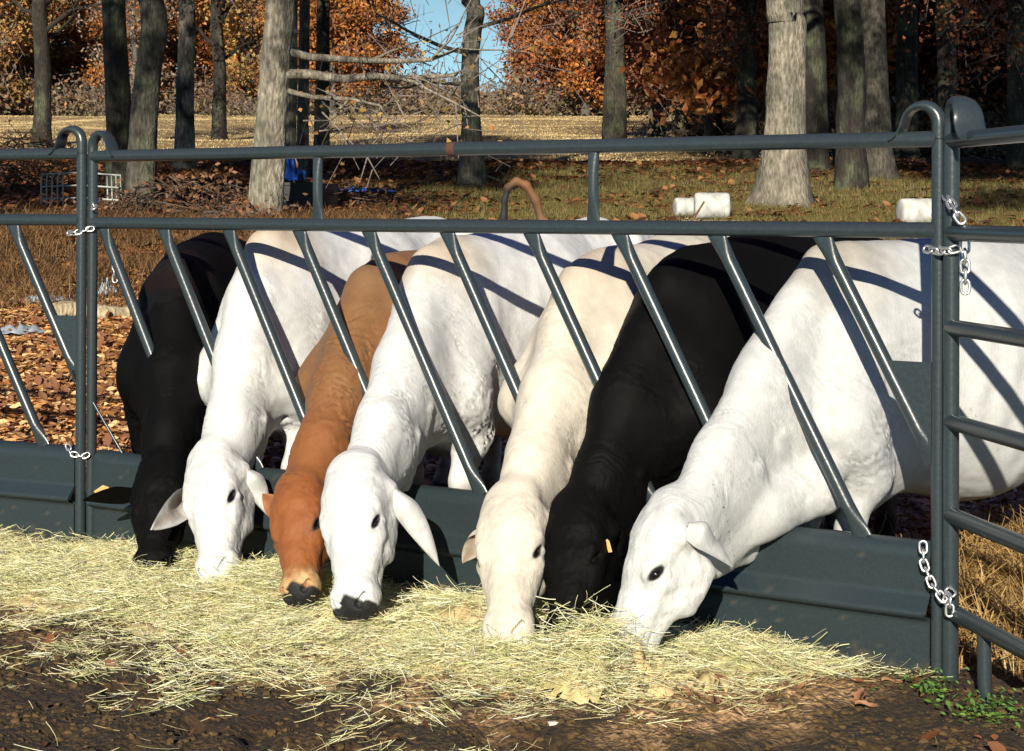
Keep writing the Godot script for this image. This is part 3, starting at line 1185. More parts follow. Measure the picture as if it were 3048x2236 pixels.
class Beast:
	var spec: Dictionary
	var f := Flesh.new()
	var colors: PackedColorArray = []
	var H: Vector3
	var P: Vector3
	var M: Vector3
	var D: Vector3
	var Nn: Vector3
	var Sd: Vector3
	var hl: float
	var eyes: Array = []
	var buds: Array = []
	var n1 := FastNoiseLite.new()

	func at(d: float, s: float, n: float) -> Vector3:
		return P + D * d * hl + Sd * s * hl + Nn * n * hl

	func make() -> void:
		n1.seed = spec.seed
		n1.frequency = 1.0
		n1.fractal_octaves = 3
		H = spec.hump
		P = spec.poll
		M = spec.muzzle
		hl = P.distance_to(M)
		D = (M - P) / hl
		var nh: Vector3 = spec.front
		Nn = (nh + Vector3.UP * (-nh.dot(D) / D.y)).normalized()
		Sd = D.cross(Nn).normalized()   # towards the animal's left
		if Sd.dot(Vector3(nh.z, 0, -nh.x)) < 0.0:
			Sd = -Sd
		skeleton()
		var neck_dir := D
		var q := at(0.0, 0.0, -0.16)
		var cut_dir := (D * 0.75 + Nn * 0.66).normalized()
		var q0 := q - cut_dir * 0.11
		# head, fine
		var lo := Vector3(9, 9, 9)
		var hi := -lo
		for d in [-0.55, 1.1]:
			for s in [-0.36, 0.36]:
				for n in [-0.85, 0.40]:
					var p := at(d, s, n)
					lo = lo.min(p)
					hi = hi.max(p)
		f.net(lo, hi, 0.0052, q0, cut_dir, 0.0, 0.0)
		# the rest, coarser, tucked a hair's breadth under the head's rim
		f.net(Vector3(-0.62, -0.05, -2.05), Vector3(0.75, 1.62, 0.95), float(spec.cell), q0, -cut_dir, -0.012, -0.0008)
		find_eyes()
		wrinkle()
		paint(0)
		var before := f.verts.size()
		for e: Dictionary in spec.ears:
			var root := at(e.root.x, e.root.y, e.root.z)
			f.ear(root, e.tip, e.face, e.width, e.get("cup", 0.5), e.get("sag", Vector3.ZERO))
		paint_ears(before)

	func skeleton() -> void:
		var y := Vector3.UP
		var hy := H.y
		var hx := H.x
		var hip: float = spec.hip
		var bel: float = spec.belly
		var mid := (hip + bel) * 0.5 - 0.01
		var rad := (hip - bel) * 0.5
		var z := H.z
		var w: float = spec.get("girth", 1.0)
		var bx := 0.0
		# trunk: chest, barrel, loin, rump
		f.bone(Vector3(hx, mid + 0.0, z - 0.14), Vector3(hx, mid - 0.01, z - 0.68), Vector2(0.215 * w, rad * 0.93), Vector2(0.315 * w, rad * 1.0), y, 0.12)
		f.bone(Vector3(hx, mid - 0.01, z - 0.68), Vector3(hx, mid + 0.03, z - 1.22), Vector2(0.315 * w, rad * 1.0), Vector2(0.27 * w, rad * 0.93), y, 0.12)
		f.bone(Vector3(hx, hip - 0.27, z - 1.22), Vector3(hx, hip - 0.31, z - 1.58), Vector2(0.25 * w, 0.26), Vector2(0.17 * w, 0.23), y, 0.12)
		for s in [-1, 1]:
			f.bone(Vector3(hx + s * 0.20 * w, hip - 0.075, z - 1.22), Vector3(hx + s * 0.12, hip - 0.10, z - 1.58), Vector2(0.06, 0.05), Vector2(0.06, 0.06), y, 0.09)
		f.bone(Vector3(hx, hy - 0.10, z - 0.10), Vector3(hx, hip - 0.06, z - 1.25), Vector2(0.07, 0.07), Vector2(0.09, 0.06), y, 0.12)
		# hump and withers
		var hh: float = spec.get("hump_size", 1.0)
		f.bone(Vector3(hx, hy - 0.105, z + 0.0), Vector3(hx, hy - 0.17, z - 0.20), Vector2(0.085 * hh, 0.105), Vector2(0.10 * hh, 0.12), y, 0.09)
		# shoulders
		for s in [-1, 1]:
			f.bone(Vector3(hx + s * 0.10, hy - 0.20, z - 0.10), Vector3(hx + s * 0.185 * w, 0.68, z + 0.10), Vector2(0.075, 0.13), Vector2(0.085, 0.13), Vector3(0, 0, 1), 0.10)
			f.bone(Vector3(hx + s * 0.175 * w, 0.74, z + 0.08), Vector3(hx + s * 0.165 * w, 0.52, z - 0.04), Vector2(0.085, 0.11), Vector2(0.065, 0.08), Vector3(0, 0, 1), 0.09)
		# brisket
		f.bone(Vector3(hx, 0.66, z + 0.14), Vector3(hx, bel + 0.06, z - 0.12), Vector2(0.14, 0.14), Vector2(0.13, 0.12), Vector3(0, 0, 1), 0.10)
		# legs
		for s in [-1, 1]:
			var step: float = 0.05 * s
			f.bone(Vector3(hx + s * 0.165, 0.56, z - 0.03), Vector3(hx + s * 0.155, 0.36, z - 0.02 + step), Vector2(0.062, 0.075), Vector2(0.046, 0.05), Vector3(0, 0, 1), 0.05)
			f.bone(Vector3(hx + s * 0.155, 0.36, z - 0.02 + step), Vector3(hx + s * 0.155, 0.11, z - 0.03 + step), Vector2(0.044, 0.046), Vector2(0.036, 0.036), Vector3(0, 0, 1), 0.03)
			f.bone(Vector3(hx + s * 0.155, 0.11, z - 0.03 + step), Vector3(hx + s * 0.157, 0.035, z + 0.01 + step), Vector2(0.042, 0.042), Vector2(0.055, 0.05), Vector3(0, 0, 1), 0.03)
			f.bone(Vector3(hx + s * 0.16, hip - 0.35, z - 1.42), Vector3(hx + s * 0.17, 0.62, z - 1.34), Vector2(0.11, 0.19), Vector2(0.08, 0.13), Vector3(0, 0, 1), 0.10)
			f.bone(Vector3(hx + s * 0.17, 0.64, z - 1.36), Vector3(hx + s * 0.16, 0.45, z - 1.62 + step), Vector2(0.075, 0.11), Vector2(0.045, 0.055), Vector3(0, 0, 1), 0.06)
			f.bone(Vector3(hx + s * 0.16, 0.45, z - 1.62 + step), Vector3(hx + s * 0.16, 0.12, z - 1.56 + step), Vector2(0.04, 0.055), Vector2(0.037, 0.04), Vector3(0, 0, 1), 0.03)
			f.bone(Vector3(hx + s * 0.16, 0.12, z - 1.56 + step), Vector3(hx + s * 0.16, 0.035, z - 1.52 + step), Vector2(0.042, 0.042), Vector2(0.055, 0.05), Vector3(0, 0, 1), 0.03)
		# tail
		if spec.has("tail"):
			var t: Array = spec.tail
			for i in t.size() - 1:
				f.bone(t[i], t[i + 1], Vector2.ONE * lerpf(0.025, 0.016, float(i) / t.size()), Vector2.ONE * lerpf(0.024, 0.015, float(i + 1) / t.size()), Vector3(1, 0, 0.2), 0.02)
		else:
			f.bone(Vector3(hx, hip - 0.12, z - 1.74), Vector3(hx, 0.62, z - 1.86), Vector2(0.035, 0.035), Vector2(0.022, 0.022), Vector3(0, 0, 1), 0.03)
			f.bone(Vector3(hx, 0.62, z - 1.86), Vector3(hx, 0.30, z - 1.87), Vector2(0.03, 0.03), Vector2(0.055, 0.05), Vector3(0, 0, 1), 0.03)
		# neck: three overlapping bones from the withers to the back of the skull
		var nt: float = spec.get("neck", 1.0)
		var dp: float = spec.get("deep", 1.0)
		var back := at(0.13, 0.0, -0.30)
		var base := Vector3(hx, hy - 0.36, z + 0.02)
		var top_line := (H - P)
		var n_dir := (back - base).normalized()
		var side := Vector3.UP.cross(n_dir).normalized()
		var n_up := n_dir.cross(side).normalized()
		if n_up.y < 0:
			n_up = -n_up
		var m1 := base.lerp(back, 0.36) + n_up * 0.00
		var m2 := base.lerp(back, 0.72) + n_up * 0.0
		f.bone(base, m1, Vector2(0.155 * nt, 0.27 * dp), Vector2(0.128 * nt, 0.225 * dp), n_up, 0.10)
		f.bone(m1, m2, Vector2(0.128 * nt, 0.220 * dp), Vector2(0.094 * nt, 0.160 * dp), n_up, 0.08)
		f.bone(m2, back, Vector2(0.094 * nt, 0.160 * dp), Vector2(0.074 * nt, 0.115 * dp), n_up, 0.06)
		# crest along the top of the neck
		f.bone(H + Vector3(0, -0.075, 0.02), at(0.06, 0.0, -0.22), Vector2(0.055 * hh, 0.07), Vector2(0.055, 0.05), n_up, 0.09)
		# dewlap: a thin hanging fold from the throat to the brisket
		var dw: float = spec.get("dewlap", 1.0)
		var throat := at(0.34, 0.0, -0.36)
		var low := Vector3(hx, 0.60, z + 0.22)
		var dm := throat.lerp(low, 0.5) - n_up * 0.10 * dw
		f.bone(throat, dm, Vector2(0.030, 0.045), Vector2(0.026, 0.085 * dw), n_up, 0.05)
		f.bone(dm, low, Vector2(0.026, 0.085 * dw), Vector2(0.035, 0.13), n_up, 0.05)
		for k in 3:
			# neck folds that run down towards the dewlap
			var a := base.lerp(back, 0.35 + k * 0.16) + n_up * 0.02
			for s in [-1, 1]:
				f.bone(a + side * s * 0.105 * nt, a - n_up * 0.20 + n_dir * 0.05 + side * s * 0.05, Vector2(0.012, 0.02), Vector2(0.012, 0.03), n_dir, 0.03)
		for s in [-1, 1]:
			# crease between the neck and the loose skin of the throat
			var c0 := at(0.20, s * 0.175, -0.44)
			var c1: Vector3 = base.lerp(back, 0.45) - n_up * 0.13 + side * s * 0.135 * nt * (1.0 if side.x > 0.0 else -1.0)
			f.bone(c0, c1, Vector2(0.012, 0.012), Vector2(0.004, 0.004), n_up, 0.03, 1)
		# loose folds hanging at the brisket
		for k in 5:
			var fy := 0.56 + k * 0.055
			f.bone(Vector3(hx - 0.02, fy - 0.06, z + 0.27 - k * 0.012), Vector3(hx + 0.17, fy + 0.05 + 0.02 * sin(k * 2.0), z + 0.10), Vector2(0.014, 0.012), Vector2(0.008, 0.010), y, 0.022)
			f.bone(Vector3(hx + 0.02, fy - 0.06, z + 0.27 - k * 0.012), Vector3(hx - 0.17, fy + 0.05, z + 0.10), Vector2(0.014, 0.012), Vector2(0.008, 0.010), y, 0.022)
		for e: Array in spec.get("extra", []):
			f.bone(e[0], e[1], Vector2(e[2], e[2] * 1.2), Vector2(e[3], e[3] * 1.2), n_up, 0.07)
		head()

	func hb(a: Vector3, b: Vector3, r0: Vector2, r1: Vector2, k := 0.03, carve := 0) -> void:
		# a head bone in head lengths: d along the face, s to the side, n out of the face; radii side and depth
		f.bone(at(a.x, a.y, a.z), at(b.x, b.y, b.z), r0 * hl, r1 * hl, Nn, k * hl * 2.0, carve)

	func head() -> void:
		var jw: float = spec.get("jaw", 0.0)
		# skull and long convex forehead
		hb(Vector3(0.06, 0, -0.135), Vector3(0.24, 0, -0.13), Vector2(0.155, 0.120), Vector2(0.198, 0.155), 0.05)
		hb(Vector3(0.24, 0, -0.13), Vector3(0.42, 0, -0.14), Vector2(0.198, 0.155), Vector2(0.184, 0.145), 0.05)
		hb(Vector3(0.42, 0, -0.14), Vector3(0.66, 0, -0.125), Vector2(0.172, 0.135), Vector2(0.120, 0.105), 0.05)
		# bridge of the nose and muzzle
		hb(Vector3(0.45, 0, -0.075), Vector3(0.86, 0, -0.085), Vector2(0.088, 0.072), Vector2(0.092, 0.070), 0.05)
		hb(Vector3(0.66, 0, -0.125), Vector3(0.86, 0, -0.115), Vector2(0.110, 0.105), Vector2(0.116, 0.105), 0.04)
		hb(Vector3(0.86, 0, -0.11), Vector3(0.94, 0, -0.115), Vector2(0.124, 0.100), Vector2(0.124, 0.085), 0.04)
		for s in [-1, 1]:
			# nostril wings, upper lip, cheek, jaw
			hb(Vector3(0.88, s * 0.098, -0.080), Vector3(0.955, s * 0.092, -0.090), Vector2(0.058, 0.056), Vector2(0.050, 0.052), 0.022)
			hb(Vector3(0.90, s * 0.07, -0.15), Vector3(0.975, s * 0.045, -0.15), Vector2(0.065, 0.06), Vector2(0.06, 0.05), 0.03)
			hb(Vector3(0.33, s * 0.105, -0.30 - jw), Vector3(0.56, s * 0.092, -0.285 - jw), Vector2(0.085, 0.150), Vector2(0.070, 0.120), 0.045)
			hb(Vector3(0.56, s * 0.075, -0.255), Vector3(0.88, s * 0.038, -0.205), Vector2(0.050, 0.060), Vector2(0.045, 0.045), 0.05)
			# cheekbone under the eye
			hb(Vector3(0.50, s * 0.168, -0.125), Vector3(0.68, s * 0.100, -0.125), Vector2(0.035, 0.045), Vector2(0.030, 0.035), 0.04)
			# brow
			hb(Vector3(0.335, s * 0.155, -0.085), Vector3(0.44, s * 0.145, -0.060), Vector2(0.050, 0.040), Vector2(0.032, 0.028), 0.04)
			# rims of the eye and the hollow between them
			hb(Vector3(0.385, s * 0.168, -0.040), Vector3(0.485, s * 0.150, -0.040), Vector2(0.026, 0.022), Vector2(0.016, 0.015), 0.013)
			hb(Vector3(0.425, s * 0.196, -0.135), Vector3(0.52, s * 0.165, -0.095), Vector2(0.022, 0.020), Vector2(0.015, 0.014), 0.013)
			# poll knob where the horn would be, root of the ear
			hb(Vector3(0.05, s * 0.105, -0.125), Vector3(0.09, s * 0.135, -0.125), Vector2(0.062, 0.062), Vector2(0.050, 0.050), 0.03)
			var en: float = spec.get("ear_n", -0.24)
			hb(Vector3(0.17, s * 0.130, en + 0.015), Vector3(0.185, s * 0.200, en), Vector2(0.075, 0.070), Vector2(0.050, 0.050), 0.05)
		hb(Vector3(0.03, 0, -0.13), Vector3(0.12, 0, -0.11), Vector2(0.105, 0.085), Vector2(0.13, 0.095), 0.05)
		hb(Vector3(0.88, 0, -0.20), Vector3(0.93, 0, -0.19), Vector2(0.075, 0.055), Vector2(0.065, 0.045), 0.03)
		# carved: eye sockets, nostrils, mouth line
		for s in [-1, 1]:
			f.ball(at(0.450, s * 0.206, -0.070), Vector3(0.040, 0.052, 0.022) * hl, (Sd * s + Nn * 0.5).normalized(), slant(s), 0.008, 1)
			f.bone(at(0.905, s * 0.108, -0.045), at(0.965, s * 0.066, -0.040), Vector2(0.014, 0.022) * hl, Vector2(0.026, 0.022) * hl, Nn, 0.008, 1)
			f.bone(at(0.965, s * 0.10, -0.185), at(0.78, s * 0.135, -0.185), Vector2(0.02, 0.006) * hl, Vector2(0.012, 0.004) * hl, Nn, 0.008, 1)

	# skin folds and muscle: small moves of the surface along its normal, the normals turned to suit
	func fold(p: Vector3, on_head: float) -> float:
		var dir := (P - H).normalized()
		var q := p - H
		var a := q.dot(dir)
		var side := dir.cross(Vector3.UP).normalized()
		var up := side.cross(dir)
		var b := q.dot(up)
		var c := q.dot(side)
		var w := n1.get_noise_3d(p.x * 3.0, p.y * 3.0, p.z * 3.0)
		var front := smoothstep(-0.32, -0.08, p.z - H.z)
		var neck := smoothstep(0.12, 0.35, a) * (1.0 - on_head) * front
		var d := 0.010 * n1.get_noise_3d(p.x * 4.2, p.y * 3.0, p.z * 3.4 + 9.0) * (1.0 - on_head)
		# rings round the neck
		var r := n1.get_noise_3d(a * 20.0 + w * 2.5, b * 3.0 + 20.0, c * 3.0)
		d += float(spec.get("rings", 0.0045)) * (0.5 - absf(r)) * neck * smoothstep(-0.15, 0.35, 0.25 + w)
		# loose skin low on the neck and at the brisket hangs in long folds
		var low := smoothstep(-0.22, -0.42, b) * (1.0 - on_head) * front
		var f := n1.get_noise_3d(a * 2.2 + w, b * 9.0 + w * 2.0, c * 3.0)
		d += 0.012 * (0.45 - absf(f)) * low * smoothstep(-0.45, 0.05, a) * smoothstep(0.42, 0.56, p.y)
		# ribs and flank
		if a < 0.1:
			var rib := smoothstep(-0.25, -0.5, p.z) * smoothstep(-1.25, -0.95, p.z) * smoothstep(0.45, 0.65, p.y) * smoothstep(1.15, 0.95, p.y)
			d += 0.0035 * sin((p.z + 0.18 * p.y) * 60.0 + w) * rib
		# veins, hollows and lines of the face
		d += on_head * 0.0045 * n1.get_noise_3d(p.x * 16.0, p.y * 13.0, p.z * 16.0)
		return d

	func wrinkle() -> void:
		var h := 0.004
		for i in f.verts.size():
			var p := f.verts[i]
			var n := f.norms[i]
			var e := p - P
			var on_head := smoothstep(-0.05, 0.16, e.dot(D) / hl) * smoothstep(-0.75, -0.40, e.dot(Nn) / hl)
			var d := fold(p, on_head)
			var t1 := n.cross(Vector3(0.31, 0.84, 0.43)).normalized()
			var t2 := n.cross(t1)
			var g1 := (fold(p + t1 * h, on_head) - d) / h
			var g2 := (fold(p + t2 * h, on_head) - d) / h
			f.verts[i] = p + n * d
			f.norms[i] = (n - t1 * g1 - t2 * g2).normalized()

	func slant(s: float) -> Vector3:
		var aim := (Sd * s + Nn * 0.5).normalized()
		var long := D * 0.74 - Sd * s * 0.55 + Nn * 0.25
		return (long - aim * long.dot(aim)).normalized()

	func find_eyes() -> void:
		for s in [-1, 1]:
			var aim: Vector3 = (Sd * s + Nn * 0.5).normalized()
			var o := f.hit(at(0.450, s * 0.16, -0.085) + aim * 0.2, -aim, 0.4)
			eyes.append(o - aim * 0.0105)

	func mix(c: Color, d: Color, t: float) -> Color:
		return c.lerp(d, clampf(t, 0.0, 1.0))

	func paint(from: int) -> void:
		var coat: Color = spec.coat
		var face_coat: Color = spec.get("face", coat)
		var tint: Color = spec.get("tint", coat)
		var grey: Color = spec.get("grey", coat * 0.72)
		var skin := Color(0.018, 0.014, 0.013)
		var dark: bool = spec.get("dark", false)
		var pad: bool = spec.get("pad", true)
		for i in range(from, f.verts.size()):
			var p := f.verts[i]
			var e := p - P
			var d := e.dot(D) / hl
			var sd := e.dot(Sd) / hl
			var nn := e.dot(Nn) / hl
			var w1 := n1.get_noise_3dv(p * 5.0)
			var w2 := n1.get_noise_3dv(p * 22.0)
			var c := coat
			# the crown of the hump and withers is stained darker
			var hd := (p - H).length()
			c = mix(c, tint, (0.30 - hd) / 0.20 + w1 * 0.5)
			var on_head := smoothstep(-0.02, 0.14, d) * smoothstep(-0.62, -0.40, nn) * (1.0 - smoothstep(0.38, 0.55, absf(sd)))
			c = mix(c, face_coat, on_head)
			if spec.has("blend"):
				c = mix(c, face_coat, float(spec.blend) * smoothstep(1.15, 0.30, e.length() / hl + w1 * 0.3))
				c = mix(c, Color(0.10, 0.035, 0.012), clampf(w2 * 1.6 - 0.25, 0.0, 0.45) * smoothstep(0.22, 0.08, absf(d - 0.05)))
			c = mix(c, grey, (0.16 - absf(d - 0.06)) * 5.0 * on_head * clampf(0.35 + w2 * 1.4, 0.0, 1.0))
			c = mix(c, grey, clampf(w1 * 1.1 - 0.12, 0.0, 0.38))
			if not dark:
				for sg in [-1.0, 1.0]:
					# the whorl where a horn bud was
					var bd: float = (p - at(0.085, sg * 0.185, -0.12)).length() + w2 * 0.006
					c = mix(c, Color(0.05, 0.04, 0.035), (0.017 - bd) * 130.0 * float(spec.get("bud", 0.45)))
					c = mix(c, grey * 0.8, (0.040 - bd) * 18.0 * float(spec.get("bud", 0.45)))
			if spec.has("blaze"):
				c = mix(c, spec.blaze, smoothstep(0.74, 0.9, d) * on_head * (0.8 + w2))
			if on_head > 0.3:
				for k in 2:
					var ed := ((p - eyes[k]) as Vector3)
					var sg := 1.0 if k == 1 else -1.0
					var long := slant(sg)
					var aim := (Sd * sg + Nn * 0.5).normalized()
					var er := Vector2(ed.dot(long), ed.dot(aim.cross(long)))
					if absf(ed.dot(aim)) > 0.045:
						continue
					var el := Vector2(er.x / 0.028, er.y / 0.0125).length() + w2 * 0.25
					if not dark:
						c = mix(c, grey * 0.8, (2.6 - el) * 0.33)
					c = mix(c, skin * 0.4, (1.25 - el) * 3.5)
				if pad:
					var pd := d - 0.905 - maxf(absf(sd) - 0.075, 0.0) * 0.9 + 0.018 * cos(sd * 42.0)
					c = mix(c, skin * 0.35, (pd + w2 * 0.012) * 60.0 * smoothstep(-0.205, -0.18, nn))
					c = mix(c, skin, clampf((0.02 - absf(nn + 0.19)) * 80.0, 0.0, 1.0) * smoothstep(0.84, 0.90, d))
			if dark and c.r < 0.0082:
				c = coat
			if p.y < 0.075 + w2 * 0.02 and d < 0.5:
				c = Color(0.03, 0.026, 0.022)
			elif p.y < 0.5 and p.z < H.z + 0.1 and d < 0.2:
				c = mix(c, Color(0.16, 0.12, 0.08), (0.42 - p.y) * 1.4 + w1)
			if spec.has("tail_tip") and p.z < H.z - 1.0 and p.y > H.y - 0.1:
				var td: float = ((p - spec.tail_tip) as Vector3).length()
				c = mix(c, Color(0.012, 0.010, 0.009), (0.20 - td) * 14.0)
			if not dark:
				c = c * (1.0 + w2 * 0.10)
			c.a = 1.0
			colors.append(c)

	func paint_ears(from: int) -> void:
		var coat: Color = spec.get("ear_coat", spec.coat)
		var inner: Color = spec.get("ear_inner", coat * Color(0.62, 0.52, 0.46))
		var per := 19 * 11 * 2
		var dark: bool = spec.get("dark", false)
		for i in range(from, f.verts.size()):
			var k := (i - from) % per
			var side := k / (19 * 11)
			var t := ((k % (19 * 11)) / 11) / 18.0
			var x := absf(((k % (19 * 11)) % 11) / 5.0 - 1.0)
			var w2 := n1.get_noise_3dv(f.verts[i] * 26.0)
			var c := coat
			if dark:
				c = coat
			elif side == 0:
				c = mix(coat, inner, (1.05 - x) * 1.3 - 0.1 + w2 * 0.7)
				c = mix(c, Color(0.05, 0.035, 0.03), (0.34 - t - x * 0.25 + w2 * 0.2) * 3.0)
			else:
				c = mix(coat, spec.get("grey", coat * 0.7), (t - 0.25) * 1.1 + w2 * 0.8)
			if not dark:
				c = mix(c, spec.get("grey", coat * 0.7) * 0.5, (x - 0.80) * 3.0 * t)
			c.a = 1.0
			colors.append(c)


func build_cattle() -> void:
	var white := Color(0.615, 0.622, 0.61)
	var tan := Color(0.46, 0.34, 0.20)
	var herd: Array[Dictionary] = herd_list(white, tan)
	var beasts: Array[Beast] = []
	for s in herd:
		var b := Beast.new()
		b.spec = s
		# world points into the animal's own axes: z forward, x to its left
		var at: Vector3 = s.hump * Vector3(1, 0, 1)
		var turn := Transform3D(Basis(Vector3.UP, deg_to_rad(s.turn)), at)
		var inv := turn.affine_inverse()
		s.place = turn
		for key in ["hump", "poll", "muzzle", "tail_tip"]:
			if s.has(key):
				s[key] = inv * s[key]
		s.front = inv.basis * s.front
		for e: Dictionary in s.ears:
			e.tip = inv * e.tip
			e.face = inv.basis * e.face
			if e.has("sag"):
				e.sag = inv.basis * e.sag
		for e: Array in s.get("extra", []):
			e[0] = inv * e[0]
			e[1] = inv * e[1]
		if s.has("tail"):
			var pts := []
			for p in s.tail:
				pts.append(inv * p)
			s.tail = pts
		beasts.append(b)
	var task := WorkerThreadPool.add_group_task(func(i: int) -> void: beasts[i].make(), beasts.size(), -1, true)
	WorkerThreadPool.wait_for_group_task_completion(task)
	for b in beasts:
		var s: Dictionary = b.spec
		var root := thing("cow", s.label, "cow", s.place.origin, deg_to_rad(s.turn), "cattle feeding through the slant-bar panel")
		var arrays := []
		arrays.resize(Mesh.ARRAY_MAX)
		arrays[Mesh.ARRAY_VERTEX] = b.f.verts
		arrays[Mesh.ARRAY_NORMAL] = b.f.norms
		arrays[Mesh.ARRAY_COLOR] = b.colors
		arrays[Mesh.ARRAY_INDEX] = b.f.index
		var mesh := ArrayMesh.new()
		mesh.add_surface_from_arrays(Mesh.PRIMITIVE_TRIANGLES, arrays)
		put("body", mesh, mats["coat_sleek"] if s.get("dark", false) else mats["coat"], root)
		for k in 2:
			var ball := SphereMesh.new()
			ball.radius = 0.021 * b.hl / 0.5
			ball.height = ball.radius * 2.0
			ball.radial_segments = 24
			ball.rings = 12
			put("eye", ball, mats["eye_black"], root, b.eyes[k])
		if s.has("tag"):
			var t: Dictionary = s.tag
			var st := new_st()
			var inv: Transform3D = (s.place as Transform3D).affine_inverse()
			var o: Vector3 = inv * t.at
			var u: Vector3 = inv.basis * t.along
			var v: Vector3 = inv.basis * t.wide
			var n := u.cross(v).normalized() * 0.0015
			var outline := [Vector2(-0.5, 0.1), Vector2(-0.35, 0.5), Vector2(0.5, 0.45), Vector2(0.55, -0.4), Vector2(-0.3, -0.5)]
			st.set_smooth_group(-1)
			for i in range(1, 4):
				for q in [0, i, i + 1]:
					st.add_vertex(o + u * outline[q].x + v * outline[q].y + n)
				for q in [0, i + 1, i]:
					st.add_vertex(o + u * outline[q].x + v * outline[q].y - n)
			for i in 5:
				var a: Vector2 = outline[i]
				var c: Vector2 = outline[(i + 1) % 5]
				quad(st, o + u * a.x + v * a.y - n, o + u * c.x + v * c.y - n, o + u * c.x + v * c.y + n, o + u * a.x + v * a.y + n)
			put("ear_tag", done(st), mats["tag_yellow"], root)


